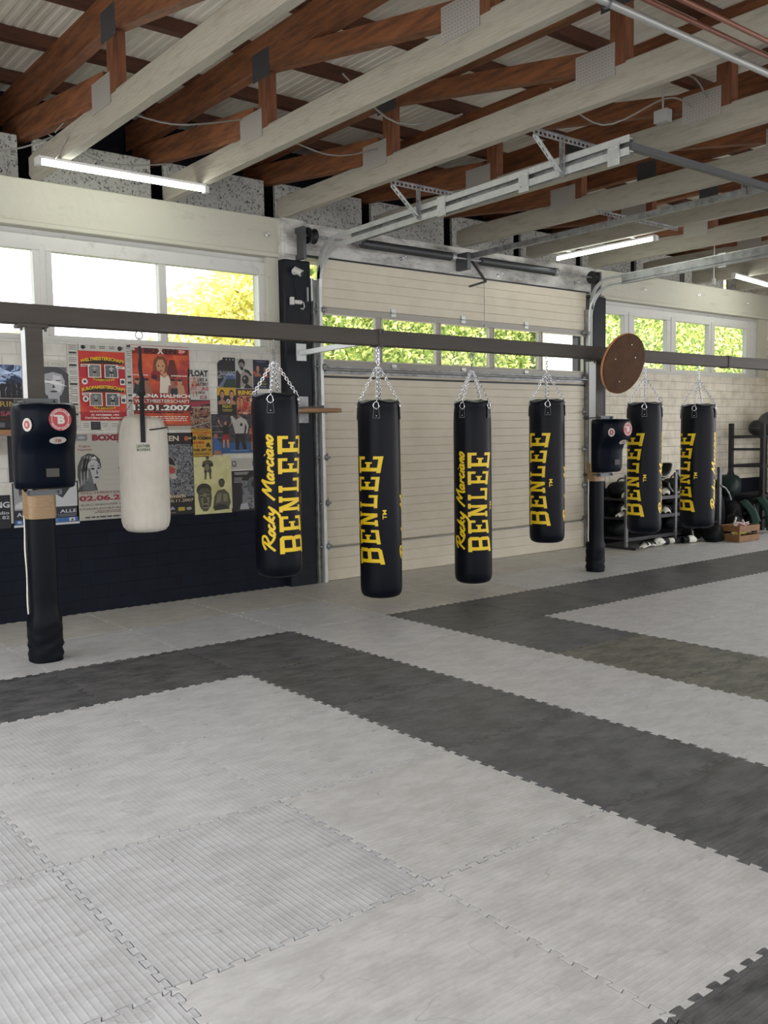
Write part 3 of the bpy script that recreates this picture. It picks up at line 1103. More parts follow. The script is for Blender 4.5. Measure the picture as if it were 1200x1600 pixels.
OUT0 = mat_outline(0, 0)
CELLS = [(-3, -4), (-3, -3), (-3, -2), (-2, -5), (-2, -4), (-2, -3), (-2, -2), (-2, -1), (-2, 0), (-2, 1), (-2, 2), (-1, -5), (-1, -4), (-1, -3), (-1, -2), (-1, -1), (-1, 0), (-1, 1), (-1, 2),
         (0, -5), (0, -4), (0, -3), (0, -2), (0, -1), (0, 0), (0, 1), (0, 2), (1, -4), (1, -3), (1, -2), (1, -1), (1, 0), (1, 1), (1, 2), (2, -3), (2, -2), (2, -1), (2, 0), (2, 1), (2, 2),
         (3, -3), (3, -2), (3, -1), (3, 0), (3, 1), (3, 2), (4, -2), (4, -1), (4, 0), (4, 1), (4, 2), (5, -1), (5, 0), (5, 1), (5, 2), (6, -1), (6, 0), (6, 1), (6, 2),
         (7, 0), (7, 1), (7, 2), (8, 0), (8, 1), (8, 2), (9, 1), (9, 2), (10, 1), (10, 2), (11, 2), (11, 1),
         (1, -5), (2, -4), (3, -4), (4, -3), (5, -2), (6, -2), (7, -1), (8, -1), (9, 0), (10, 0), (11, 0), (-3, -5), (-3, -1), (-3, 0), (-3, 1), (-3, 2)]
ROWN = {2: 'against the back wall', 1: 'under the bag rail', 0: 'in the dark cross row', -1: 'first row before the cross row', -2: 'second row before the cross row',
        -3: 'third row before the cross row', -4: 'fourth row before the cross row', -5: 'fifth row before the cross row'}
COLN = {-3: 'at the left picture edge', -2: 'two columns left of near dark lane', -1: 'one column left of near dark lane', 0: 'in near dark lane column', 1: 'between the two dark lanes',
        2: 'in far dark lane column', 3: 'one column beyond far lane', 4: 'two columns beyond far lane', 5: 'three columns beyond far lane', 6: 'four columns beyond far lane',
        7: 'five columns beyond far lane', 8: 'six columns beyond far lane', 9: 'seven columns beyond far lane', 10: 'eight columns beyond far lane', 11: 'nine columns beyond far lane'}
random.seed(4)
for (cx, cy) in CELLS:
    dark = cy == 0 and cx != 1 or (cx == 0 and cy <= 0) or (cx == 2 and cy <= 0) or cy == -5 or (cy == -4 and False)
    rng = random.Random(cx * 31 + cy * 7)
    g = 0.0014 + rng.random() * 0.0022
    a = inset(OUT0, g)
    b = inset(OUT0, g + 0.0008)
    z0, z1, z2 = -0.02, -0.0008, 0.0
    n_ = len(a)
    vs = [(p[0], p[1], z0) for p in a] + [(p[0], p[1], z1) for p in a] + [(p[0], p[1], z2) for p in b]
    tri = tessellate_polygon([[Vector((p[0], p[1], 0)) for p in b]])
    fs = []
    for t3 in tri:
        A, B, C3 = [Vector(b[q_]) for q_ in t3]
        cr_ = (B - A).x * (C3 - A).y - (B - A).y * (C3 - A).x
        t3 = t3 if cr_ > 0 else t3[::-1]
        fs.append(tuple(2 * n_ + q_ for q_ in t3))
    for i in range(n_):
        j = (i + 1) % n_
        fs += [(i, j, n_ + j, n_ + i), (n_ + i, n_ + j, 2 * n_ + j, 2 * n_ + i)]
    m_ = MB()
    m_.add(vs, fs)
    if dark:
        mt = DARK_X if (cy == -5 or rng.random() < 0.5) else DARK_Y
        cn = 'charcoal'
        if (cx, cy) in ((2, -2), (2, -3), (0, -5), (-1, -5)):
            mt = DARK_W if cx == 2 else DARK_X
    else:
        mt = LIGHT_X if (cx, cy) in ((-2, -4), (-1, -4), (-1, -3), (1, -2), (1, -1), (3, -1), (4, -1)) else LIGHT_Y
        if (cx, cy) in ((-2, -3), (-3, -3), (-3, -4), (-3, -2), (0, 1)):
            mt = LIGHT_S
        cn = 'light grey'
        if cy == 2 or (cx, cy) in ((3, 1), (2, 1)):
            mt = LIGHT_B
            cn = 'worn light grey'
    o = m_.build('puzzle_mat', mt, fixn=False)
    o.location = (cx, cy, 0)
    tag(o, '%s mat %s, %s' % (cn, ROWN[cy], COLN[cx]), 'floor mat', 'interlocking floor mats')

# ------------------------------------------------------------------ bag rail, posts
rail = thing('bag_rail', 'long brown-grey steel rail carrying all the punching bags', 'rail', (0, 1.38, 2.44))
MB().box(-5.1, 12.08, -0.06, 0.06, 0.0, 0.14).build('beam', STEEL, rail, bevel=0.006)
for xx in (2.26, 8.13):
    MB().box(xx - 0.03, xx + 0.03, -0.068, 0.068, -0.008, 0.15).build('splice_plate', STEEL, rail)
    m_ = MB()
    for q in (-0.022, 0.022):
        m_.tube([(xx + q, -0.05, -0.03), (xx + q, -0.05, 0.0)], 0.008, 6).tube([(xx + q, -0.068, 0.12), (xx + q, -0.08, 0.12)], 0.01, 6)
    m_.build('bolt', GREYM, rail)
tag(MB().bar((2.28, 1.44, 2.50), (2.42, 2.90, 2.50), 0.045, 0.05).box(2.36, 2.48, 2.885, 2.90, 2.42, 2.60).build('wall_strut', STEEL_W), 'white steel strut tying the rail to the dark column', 'strut')


def post(x, y, lab, far):
    t = thing('rail_post', lab, 'post', (x, y, 0))
    # H section: two flanges and a web
    MB().box(-0.06, 0.06, -0.06, -0.05, 0.9, 2.43).box(-0.06, 0.06, 0.05, 0.06, 0.9, 2.43).box(0.045, 0.055, -0.055, 0.055, 0.9, 2.43).build('steel_post', STEEL, t)
    MB().box(-0.060, -0.052, -0.049, 0.049, 0.9, 2.43).build('daylit_side_face', STEEL_W, t)  # daylight on the post's left face, put in as white colour
    MB().box(-0.10, 0.10, -0.07, 0.07, 2.415, 2.438).tube([(-0.085, -0.05, 2.39), (-0.085, -0.05, 2.42)], 0.009, 6).tube([(0.085, -0.05, 2.39), (0.085, -0.05, 2.42)], 0.009, 6).build('head_plate', STEEL, t)
    # padding wrap with a rumpled foot
    rr = random.Random(int(x * 10))
    N = 28
    prof_ = []
    H = [0.0, 0.015, 0.05, 0.09, 0.12, 0.15, 0.19, 0.23, 0.27, 0.31, 0.36, 0.45, 0.6, 0.8, 1.0, 1.10]
    vs = []
    for i, h in enumerate(H):
        for j in range(N):
            a = 2 * PI * j / N
            c, s = math.cos(a), math.sin(a)
            k = (abs(c) ** 2.7 + abs(s) ** 2.7) ** (-1 / 2.7) * (0.86 if far else 1.0)
            base = 0.102
            if h < 0.34:
                base = 0.116 + 0.009 * math.sin(h * 75 + 2 * math.sin(a * 2)) + rr.uniform(-0.004, 0.004)
            if i == 0:
                base = 0.114
            vs.append((c * k * base, s * k * base, h))
    fs = [tuple(range(N - 1, -1, -1))]
    for i in range(len(H) - 1):
        for j in range(N):
            fs.append((i * N + j, i * N + (j + 1) % N, (i + 1) * N + (j + 1) % N, (i + 1) * N + j))
    m_ = MB()
    m_.add(vs, fs, True)
    wr = m_.build('post_wrap', VINYL, t)
    # velcro seam down the side
    MB().tube([((-0.103 - 0.003 * math.sin(q)) * (0.86 if far else 1), 0.03, 0.35 + q * 0.06) for q in range(13)], 0.007, 6).build('seam', SHOEW, wr)
    m_ = MB()
    vs = []
    Ht = [1.05, 1.07, 1.12, 1.18, 1.24, 1.255]
    for i, h in enumerate(Ht):
        for j in range(N):
            a = 2 * PI * j / N
            c, s = math.cos(a), math.sin(a)
            k = (abs(c) ** 3.2 + abs(s) ** 3.2) ** (-1 / 3.2) * (0.86 if far else 1.0)
            base = 0.107 + (0.012 if (far and h > 1.2) else 0) + rr.uniform(-0.002, 0.002)
            vs.append((c * k * base, s * k * base, h + (0.02 * math.sin(a * 3) if i == len(Ht) - 1 else 0)))
    fs = []
    for i in range(len(Ht) - 1):
        for j in range(N):
            fs.append((i * N + j, i * N + (j + 1) % N, (i + 1) * N + (j + 1) % N, (i + 1) * N + j))
    m_.add(vs, fs, True)
    m_.build('tape_band', TAPE, t)
    return t


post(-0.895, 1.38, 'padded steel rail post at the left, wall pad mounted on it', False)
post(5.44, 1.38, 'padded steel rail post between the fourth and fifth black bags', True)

DECAL_R = mat('red_decal', (0.34, 0.018, 0.026), 0.4)
DECAL_W = mat('white_decal', (0.50, 0.48, 0.43), 0.45)


def disc(mb, c, ax, ay, rx, ry, h=0.004, n_=28):
    """thin raised disc: centre c, in-plane axes ax, ay"""
    c, ax, ay = Vector(c), Vector(ax).normalized(), Vector(ay).normalized()
    nn = ax.cross(ay)
    vs = []
    for q in (0, h):
        for j in range(n_):
            a = 2 * PI * j / n_
            vs.append(c + ax * rx * math.cos(a) + ay * ry * math.sin(a) + nn * q)
    fs = [tuple(range(n_)), tuple(range(2 * n_ - 1, n_ - 1, -1))] + [(j, (j + 1) % n_, n_ + (j + 1) % n_, n_ + j) for j in range(n_)]
    mb.add(vs, fs)


def letters_on(mb, body, c, ax, ay, wd, ht, h, bold=0.03):
    v, f_, _ = text_tris(body, bold)
    c, ax, ay = Vector(c), Vector(ax).normalized(), Vector(ay).normalized()
    nn = ax.cross(ay)
    mb.add([c + ax * ((p[0] - .5) * wd) + ay * ((p[1] - .5) * ht) + nn * h for p in v], f_)


def ring_text(mb, body, c, ax, ay, r_, ht, h, a0, a1, inward=False):
    c, ax, ay = Vector(c), Vector(ax).normalized(), Vector(ay).normalized()
    nn = ax.cross(ay)
    v, f_, _ = text_tris(body, 0.02)
    vs = []
    for p in v:
        a = a0 + (a1 - a0) * p[0]
        rr = r_ + ht * (p[1] if not inward else 1 - p[1])
        vs.append(c + ax * rr * math.cos(a) + ay * rr * math.sin(a) + nn * h)
    mb.add(vs, f_)


def uppercut_pad(lab, loc, rz, wide):
    t = thing('wall_pad', lab, 'punching pad', loc, rz)
    # local frame: back at y = 0, hitting side towards -y, height 0.60
    rings = [(0.0, 0.13, 0.90), (0.012, 0.16, 0.97), (0.06, 0.175, 1.0), (0.24, 0.18, 1.0), (0.31, 0.205, 1.0), (0.37, 0.27, 1.0), (0.42, 0.30, 1.0), (0.54, 0.305, 1.0), (0.585, 0.295, 0.98), (0.60, 0.26, 0.93)]
    W_ = 0.205
    vs = []
    for z, d, k in rings:
        w_ = W_ * k
        for p in ((-w_, 0.02), (-w_, -d * 0.50), (-w_ + 0.02, -d * 0.62), (-w_ + 0.085, -d * 0.95), (-w_ + 0.12, -d), (w_ - 0.12, -d), (w_ - 0.085, -d * 0.95), (w_ - 0.02, -d * 0.62), (w_, -d * 0.50), (w_, 0.02)):
            vs.append((p[0], p[1], z))
    K = 10
    fs = [tuple(range(K - 1, -1, -1)), tuple(range(len(vs) - K, len(vs)))]
    for i in range(len(rings) - 1):
        for j in range(K):
            fs.append((i * K + j, i * K + (j + 1) % K, (i + 1) * K + (j + 1) % K, (i + 1) * K + j))
    m_ = MB()
    m_.add(vs, fs, True)
    body = m_.build('pad_body', LEATHER_P, t)
    body.modifiers.new('b', 'BEVEL').width = 0.012
    body.modifiers['b'].segments = 3
    body.modifiers['b'].limit_method = 'ANGLE'
    body.modifiers['b'].angle_limit = R(50)
    MB().box(-0.18, 0.18, 0.02, 0.045, 0.02, 0.58).build('back_board', mat('pale_back_board', (0.5, 0.42, 0.28), 0.6), t)
    for z in (-0.03, 0.62):
        m_ = MB()
        m_.box(-0.12, 0.12, -0.03, 0.0, z - 0.02, z + 0.02).box(-0.12, 0.12, 0.17, 0.19, z - 0.02, z + 0.02)
        for s in (-0.105, 0.105):
            m_.tube([(s, -0.045, z), (s, 0.21, z)], 0.007, 8).tube([(s, -0.05, z), (s, -0.035, z)], 0.014, 6)
        m_.build('clamp_bracket', GREYM, t)
    # decals
    sx = Vector((0, -1, 0))            # left side: in-plane axis running outwards
    d = MB()
    Z = Vector((0, 0, 1))
    ch = Vector((0.065, -0.33 * 0.30, 0)).normalized()
    e0 = (-0.165, -0.236, 0.45)
    d.use(DECAL_W)
    disc(d, e0, ch, Z, 0.036, 0.046, 0.008)
    nn = ch.cross(Z)
    d.use(DECAL_R)
    disc(d, Vector(e0) + nn * 0.008, ch, Z, 0.022, 0.028, 0.002)
    d.use(DECAL_W)
    letters_on(d, 'B', e0, ch, Z, 0.016, 0.026, 0.0112)
    d.build('round_badge', None, t)
    d = MB()
    c0 = (0.035, -0.3035, 0.485)
    X_ = Vector((1, 0, 0))
    d.use(DECAL_R)
    disc(d, c0, X_, Z, 0.078, 0.078, 0.003)
    d.use(DECAL_W)
    disc(d, c0, X_, Z, 0.060, 0.060, 0.0036)
    d.use(DECAL_R)
    disc(d, c0, X_, Z, 0.056, 0.056, 0.0042)
    d.use(DECAL_W)
    letters_on(d, 'B', Vector(c0) + X_ * 0.006, X_, Z, 0.050, 0.062, 0.0052, 0.06)
    d.add([Vector(c0) + X_ * a + Z * b + Vector((0, -0.0051, 0)) for a, b in ((-0.048, 0.031), (-0.010, 0.031), (-0.010, 0.018), (-0.040, 0.018))], [(0, 1, 2, 3)])
    ring_text(d, 'BOXING CLUB', c0, X_, Z, 0.062, 0.012, 0.0042, R(160), R(20))
    ring_text(d, 'FIGHT GEAR', c0, X_, Z, 0.062, 0.012, 0.0042, R(205), R(335), True)
    d.build('printed_emblem', None, t)
    # slanted oval under the head of the pad
    d = MB()
    ay = Vector((0, -(0.27 - 0.205), 0.06)).normalized()
    e1 = (0.035, -0.238, 0.343)
    d.use(DECAL_W)
    disc(d, e1, X_, ay, 0.058, 0.034, 0.005)
    d.use(DECAL_R)
    letters_on(d, 'TB', e1, X_, ay, 0.05, 0.028, 0.0065)
    d.build('oval_badge', None, t)
    MB().box(-0.035, 0.055, -0.186, -0.178, 0.085, 0.145).build('grey_tag', mat('grey_tag', (0.075, 0.07, 0.065), 0.6, spec=0.2), t)
    return t


uppercut_pad('navy-black wall pad with red round emblem on the left rail post', (-0.885, 1.30, 1.27), 0.0, True)
uppercut_pad('navy-black wall pad on the rail post between the black bags', (5.46, 1.28, 1.155), 0.0, False)

# round plywood speed-ball platform folded up on the far post
nrm = Vector((0, 0, 0))
vd = (Vector((5.55, 1.05, 2.37)) - CAM).normalized()
rgt = vd.cross(Vector((0, 0, 1))).normalized()
upv = rgt.cross(vd).normalized()
nrm = (-vd * math.cos(R(51)) + (rgt * 0.955 - upv * 0.30) * math.sin(R(51))).normalized()
q = nrm.to_track_quat('Z', 'Y')
t = thing('speed_ball_platform', 'round brown wooden speed ball platform tilted on the far post', 'speed ball platform', (5.53, 1.06, 2.37), rot=q.to_euler())
m_ = MB()
m_.use(PLY)
m_.lathe([(0.335, -0.010), (0.338, -0.006), (0.338, 0.006), (0.335, 0.010)], 64)
m_.build('round_board', PLY, t)
MB().lathe([(0.341, -0.028), (0.343, -0.024), (0.343, -0.003), (0.341, 0.001)], 64).build('plywood_rim', PLYE, t)
m_ = MB()
for a, b in ((-0.17, 0.05), (0.16, 0.08), (-0.02, -0.2), (0.05, 0.22)):
    m_.tube([(a, b, 0.010), (a, b, 0.014)], 0.007, 8)
m_.build('screw', GALV, t)
dv = nrm
hb = q.inverted() @ (Vector((5.46, 1.31, 2.40)) - Vector((5.53, 1.06, 2.37)))
MB().bar((0, 0, -0.03), hb, 0.05, 0.03).build('hinge_arm', GREYM, t)
# small platform behind the first bag, on the dark column
t = thing('speed_ball_platform', 'small round wooden platform on the dark column behind the first black bag', 'speed ball platform', (2.40, 2.62, 1.88))
MB().lathe([(0.27, -0.02), (0.275, -0.015), (0.275, 0.015), (0.27, 0.02)], 40, c=(0, 0, 0)).build('round_board', mat('light_ply', (0.30, 0.17, 0.08), 0.5), t)
MB().box(-0.03, 0.03, -0.2, 0.28, 0.02, 0.05).box(-0.08, 0.08, 0.25, 0.28, -0.12, 0.16).build('bracket', GALV_D, t)
# shelf end at the left picture edge
t = thing('wall_shelf', 'short brown wooden wall shelf at the left picture edge', 'shelf', (-0.95, 2.85, 1.69))
MB().box(-0.32, 0.33, -0.12, 0.15, -0.025, 0.02).build('board', mat('shelf_wood', (0.30, 0.16, 0.07), 0.6), t)
MB().box(0.12, 0.15, -0.06, 0.15, -0.18, -0.025).build('bracket', GREYM, t)
t = thing('speaker', 'small black box standing on the wooden shelf at the left edge', 'box', (-0.80, 2.86, 1.71))
MB().box(-0.25, 0.16, -0.08, 0.08, 0, 0.085).build('housing', BLACKR, t, bevel=0.008)
MB().box(-0.2, 0.10, -0.086, -0.08, 0.02, 0.06).build('grille', GREYM, t)

# ------------------------------------------------------------------ punching bags


def link_chain(mb, a, b, n_, r_=0.0036, lw=0.0118, ll=None):
    a, b = Vector(a), Vector(b)
    L_ = (b - a).length
    d = (b - a).normalized()
    s = d.cross(Vector((0.3, 0.9, 0.1))).normalized()
    u_ = d.cross(s)
    h = L_ / n_
    half = h * 0.68
    for i in range(n_):
        c = a + d * (h * (i + 0.5))
        w_ = s if i % 2 else u_
        pts = []
        for k in range(10):
            t_ = 2 * PI * k / 10
            e = 1 if math.cos(t_) > 0 else -1
            pts.append(c + d * (half * (0.55 * e + 0.45 * math.cos(t_))) + w_ * (lw * math.sin(t_)))
        mb.tube(pts, r_, 5, closed=True)


def strokes_rocky():
    """brush-script lettering as polylines; x along the word, y up"""
    S = []
    S.append([(0.25, 0.0), (0.5, 0.5), (0.72, 1.02)])
    S.append([(0.15, 0.82), (0.55, 1.12), (1.05, 1.12), (1.15, 0.82), (0.85, 0.58), (0.55, 0.50)])
    S.append([(0.62, 0.52), (0.95, 0.22), (1.35, 0.02)])
    o = lambda x: [(x + 0.2 + 0.17 * math.cos(a) + 0.06 * math.sin(a), 0.26 + 0.24 * math.sin(a)) for a in [2 * PI * q / 10 + 1.3 for q in range(11)]]
    c = lambda x: [(x + 0.36, 0.42), (x + 0.22, 0.50), (x + 0.06, 0.34), (x + 0.04, 0.12), (x + 0.2, 0.02), (x + 0.40, 0.14)]
    a_ = lambda x: [o(x), [(x + 0.42, 0.48), (x + 0.34, 0.1), (x + 0.5, 0.04)]]
    S.append(o(1.35))
    S.append(c(1.82))
    S.append([(2.28, 0.02), (2.45, 0.5), (2.68, 1.0)])
    S.append([(2.78, 0.5), (2.42, 0.26), (2.62, 0.14), (2.85, 0.02)])
    S.append([(2.98, 0.5), (2.98, 0.18), (3.14, 0.08), (3.38, 0.30)])
    S.append([(3.48, 0.52), (3.30, 0.0), (3.02, -0.40), (2.86, -0.34)])
    m = 4.15
    S.append([(m - 0.05, -0.05), (m + 0.2, 0.45), (m + 0.52, 1.08)])
    S.append([(m + 0.52, 1.08), (m + 0.55, 0.6), (m + 0.60, 0.22)])
    S.append([(m + 0.60, 0.22), (m + 0.9, 0.7), (m + 1.22, 1.08)])
    S.append([(m + 1.22, 1.08), (m + 1.16, 0.5), (m + 1.22, 0.04), (m + 1.35, 0.02)])
    x = m + 1.42
    S += a_(x)
    x += 0.60
    S.append([(x, 0.02), (x + 0.12, 0.46), (x + 0.2, 0.36), (x + 0.38, 0.46)])
    x += 0.45
    S.append(c(x))
    x += 0.48
    S.append([(x + 0.12, 0.48), (x + 0.03, 0.08), (x + 0.16, 0.03)])
    S.append([(x + 0.20, 0.70), (x + 0.23, 0.75)])
    x += 0.26
    S += a_(x)
    x += 0.60
    S.append([(x, 0.02), (x + 0.12, 0.48)])
    S.append([(x + 0.05, 0.25), (x + 0.28, 0.48), (x + 0.36, 0.36), (x + 0.30, 0.08), (x + 0.42, 0.03)])
    x += 0.50
    S.append(o(x))
    return S, x + 0.42


ROCKY, RLEN = strokes_rocky()
SERIF = 0.17
# slab letters in a unit box: convex pieces (u 0..1 along, v 0..1 up)


def glyph(ch):
    q = []
    rect = lambda a, b, c, d: q.append([(a, b), (c, b), (c, d), (a, d)])
    if ch in 'BE':
        rect(0, 0, .42, .15)
        rect(0, .85, .42, 1)
        rect(.10, .15, .32, .85)
    if ch == 'E':
        rect(.42, 0, 1, .15)
        rect(.42, .85, 1, 1)
        rect(.82, .15, 1, .34)
        rect(.82, .66, 1, .85)
        rect(.32, .425, .66, .575)
        rect(.56, .36, .66, .425)
        rect(.56, .575, .66, .64)
    if ch == 'B':
        rect(.42, 0, .86, .15)
        rect(.42, .85, .86, 1)
        q.append([(.86, 0), (1, .09), (1, .15), (.86, .15)])
        q.append([(.86, .85), (1, .85), (1, .91), (.86, 1)])
        rect(.78, .15, 1, .42)
        rect(.78, .58, 1, .85)
        rect(.32, .425, .90, .575)
        q.append([(.90, .42), (1, .42), (.94, .5), (.90, .5)])
        q.append([(.90, .5), (.94, .5), (1, .58), (.90, .58)])
    if ch == 'N':
        rect(0, 0, .42, .14)
        rect(0, .86, .36, 1)
        rect(.10, .14, .30, .86)
        rect(.62, .86, 1, 1)
        rect(.70, .0, .90, .86)
        q.append([(.10, 1), (.34, 1), (.90, 0), (.66, 0)])
    if ch == 'L':
        rect(0, 0, .46, .15)
        rect(0, .85, .46, 1)
        rect(.12, .15, .34, .85)
        rect(.46, 0, 1, .15)
        rect(.80, .15, 1, .40)
    return q


def bag_print(t, rad, zb, L_, th0, to_cam, right):
    """yellow slab word and script, wrapped round the bag; th0 = angle of the letter tops, degrees, + is right"""
    def P(z, th, k=0.0012):
        a = R(th)
        d = to_cam * math.cos(a) + right * math.sin(a)
        return (d.x * (rad + k), d.y * (rad + k), z)
    word = 'BENLEE'
    wd = [0.19, 0.165, 0.165, 0.15, 0.165, 0.19]
    tot = sum(wd)
    gap = 0.035
    unit = (1 - gap * 5) / tot
    for off in (0, 180):
        m_ = MB()
        x = 0
        for ch, w_ in zip(word, wd):
            w2 = w_ * unit
            for poly in glyph(ch):
                # subdivide the quad bilinearly
                A, B, C_, D_ = [Vector(p) for p in poly]
                nu, nv = 3, max(1, int(abs(D_.y - A.y) * 8 + 1))
                vs = []
                for j in range(nv + 1):
                    for i in range(nu + 1):
                        p = A.lerp(B, i / nu).lerp(D_.lerp(C_, i / nu), j / nv)
                        s_ = x + p.x * w2
                        Hs = 62 + 19 * abs((s_ - 0.5) * 2) ** 1.8
                        vs.append(P(zb + s_ * L_, th0 + off + (1 - p.y) * Hs))
                m_.add(vs, [(j * (nu + 1) + i, j * (nu + 1) + i + 1, (j + 1) * (nu + 1) + i + 1, (j + 1) * (nu + 1) + i) for j in range(nv) for i in range(nu)])
            x += w2 + gap
        v, f_, _ = text_tris('TM', 0.02)
        m_.add([P(zb + (0.42 + 0.085 * p[0]) * L_, th0 + off + 76 + 11 * (1 - p[1])) for p in v], f_)
        m_.build('printed_word', YELLOW, t, fixn=False)
        m_ = MB()
        for st in ROCKY:
            st = [Vector((p[0] + 0.22 * p[1], p[1])) for p in st]
            # resample with catmull-rom
            Q = [st[0]] + st + [st[-1]]
            pts = []
            for i in range(1, len(Q) - 2):
                for k in range(4):
                    t_ = k / 4
                    a, b, c, d = Q[i - 1], Q[i], Q[i + 1], Q[i + 2]
                    pts.append(0.5 * ((2 * b) + (c - a) * t_ + (2 * a - 5 * b + 4 * c - d) * t_ ** 2 + (3 * b - a - 3 * c + d) * t_ ** 3))
            pts.append(Q[-2])
            vs = []
            sc = L_ / RLEN
            sv = 0.102
            for i, p in enumerate(pts):
                d = (pts[min(i + 1, len(pts) - 1)] - pts[max(i - 1, 0)])
                d = Vector((d.x * sc, d.y * sv))
                if d.length < 1e-6:
                    d = Vector((1, 0))
                d.normalize()
                nn = Vector((-d.y, d.x))
                hw = 0.0108
                for e in (-1, 1):
                    z = zb + p.x * sc + nn.x * hw * e
                    arc = p.y * sv + nn.y * hw * e
                    vs.append(P(z, th0 + off - 11 - math.degrees(arc / rad), 0.0016))
            m_.add(vs, [(2 * i, 2 * i + 1, 2 * i + 3, 2 * i + 2) for i in range(len(pts) - 1)])
        m_.build('printed_script', YELLOW, t, fixn=False)


def heavy_bag(lab, x, ztop, zbot, rad, th0, tab0, hook, label_z, seed):
    t = thing('punching_bag', lab, 'punching bag', (x, 1.38, zbot), group='black punching bags on the rail')
    H = ztop - zbot
    tc_ = (Vector((CAM.x, CAM.y, 0)) - Vector((x, 1.38, 0))).normalized()
    rg = Vector((-tc_.y, tc_.x, 0))
    rg = Vector((-tc_.y, tc_.x, 0)) if Vector((-tc_.y, tc_.x, 0)).dot(rt) > 0 else Vector((tc_.y, -tc_.x, 0))

    def D(th):
        return tc_ * math.cos(R(th)) + rg * math.sin(R(th))
    prof_ = [(0.02, 0.0), (rad * 0.72, 0.004), (rad * 0.88, 0.018), (rad * 0.965, 0.045), (rad * 0.995, 0.085)]
    k = 14
    for i in range(k + 1):
        prof_.append((rad, 0.13 + (H - 0.27) * i / k))
    prof_ += [(rad * 0.995, H - 0.10), (rad * 0.975, H - 0.05), (rad * 0.965, H - 0.028), (rad * 0.98, H - 0.022), (rad * 0.98, H - 0.004), (rad * 0.95, H), (rad * 0.90, H - 0.004), (rad * 0.6, H + 0.012), (0.01, H + 0.018)]
    tabs = [R(tab0 + 90 * q_) for q_ in range(4)]
    base_ang = math.atan2(tc_.y, tc_.x)
    sgn = 1 if rg.dot(Vector((-tc_.y, tc_.x, 0))) > 0 else -1

    def fn(r_, h, a):
        # soft dents near the top under the tabs, and sagging between them
        rel = (a - base_ang) * sgn - R(tab0)
        c4 = math.cos(4 * rel)
        if h > H - 0.24 and r_ > rad * 0.8:
            f_ = min(1, (h - (H - 0.24)) / 0.2)
            r_ = r_ - 0.006 * f_ * (0.5 + 0.5 * math.cos(8 * rel + 2)) 
        if h > H - 0.03:
            h = h + 0.010 * c4 if r_ > 0.05 else h
        return r_, h
    m_ = MB()
    m_.lathe(prof_, 48, fn=fn)
    m_.build('bag_body', LEATHER, t)
    bag_print(t, rad, label_z - zbot, 1.0, th0, tc_, rg)
    zt = H
    apex = Vector((0, 0, 2.25 - zbot))
    for q_ in range(4):
        d = D(tab0 + 90 * q_)
        tg = Vector((0, 0, 1)).cross(d)
        # leather tab with stitched edge, D-ring, chain
        m_ = MB()
        c = d * (rad + 0.002)
        vs = []
        for z, w_ in ((zt - 0.165, 0.034), (zt - 0.16, 0.036), (zt - 0.06, 0.026), (zt - 0.04, 0.022)):
            for e in (-1, 1):
                for o_ in (0.0, 0.005):
                    p = d * (rad - (0.004 if z > zt - 0.08 else 0) + o_) + tg * (w_ * e)
                    vs.append((p.x, p.y, z))
        fs = []
        for i in range(3):
            a = i * 4
            fs += [(a + 1, a + 3, a + 7, a + 5), (a, a + 1, a + 5, a + 4), (a + 2, a + 6, a + 7, a + 3)]
        fs += [(0, 2, 3, 1)]
        m_.add(vs, fs)
        tb = m_.build('hanging_tab', LEATHER, t, fixn=False)
        m_ = MB()
        for z in (zt - 0.135, zt - 0.075):
            p = d * (rad + 0.005)
            m_.ball((p.x, p.y, z), 0.006, 8, 6)
        m_.build('rivet', CHROME, tb)
        m_ = MB()
        for e in (-1, 1):
            a_ = d * (rad + 0.0056) + tg * (0.031 * e)
            b_ = d * (rad + 0.0056) + tg * (0.022 * e)
            m_.tube([(a_.x, a_.y, zt - 0.156), (b_.x, b_.y, zt - 0.062)], 0.0012, 4)
        a_ = d * (rad + 0.0056) - tg * 0.031
        b_ = d * (rad + 0.0056) + tg * 0.031
        m_.tube([(a_.x, a_.y, zt - 0.156), (b_.x, b_.y, zt - 0.156)], 0.0016, 4)
        m_.build('stitching', mat('grey_thread', (0.35, 0.35, 0.36), 0.7), tb)
        m_ = MB()
        rp = []
        for k_ in range(12):
            a = 2 * PI * k_ / 12
            p = d * (rad + 0.002) + tg * (0.026 * math.sin(a) * (1.15 if math.cos(a) < 0 else 0.85))
            rp.append((p.x, p.y, zt - 0.038 + 0.032 * math.cos(a)))
        m_.tube(rp, 0.0038, 6, closed=True)
        m_.build('d_ring', CHROME, t)
        m_ = MB()
        p0 = d * (rad - 0.002)
        link_chain(m_, (p0.x, p0.y, zt - 0.008), (d.x * 0.012, d.y * 0.012, apex.z), 15)
        m_.build('chain', CHROME, t)
    m_ = MB()
    top = 2.44 - zbot
    if hook == 'shackle':
        link_chain(m_, apex, (0, 0, top - 0.11), 4, 0.004, 0.012)
        rp = [(0.022 * math.sin(a), 0, top - 0.055 - 0.04 * math.cos(a)) for a in [2 * PI * k_ / 14 for k_ in range(14)]]
        m_.tube(rp, 0.0055, 6, closed=True)
    elif hook == 'long':
        link_chain(m_, apex, (0, 0, top + 0.0), 7, 0.005, 0.014)
        m_.tube([(0.012, 0, apex.z + 0.02), (0.012, 0, top)], 0.006, 6)
    else:
        link_chain(m_, apex, (0, 0, top - 0.06), 5, 0.004, 0.012)
        rp = [(0.018 * math.sin(a), 0, top - 0.035 - 0.026 * math.cos(a)) for a in [2 * PI * k_ / 12 for k_ in range(12)]]
        m_.tube(rp, 0.0045, 6, closed=True)
    m_.tube([(0, 0, top - 0.02), (0, 0, top + 0.004)], 0.008, 8)
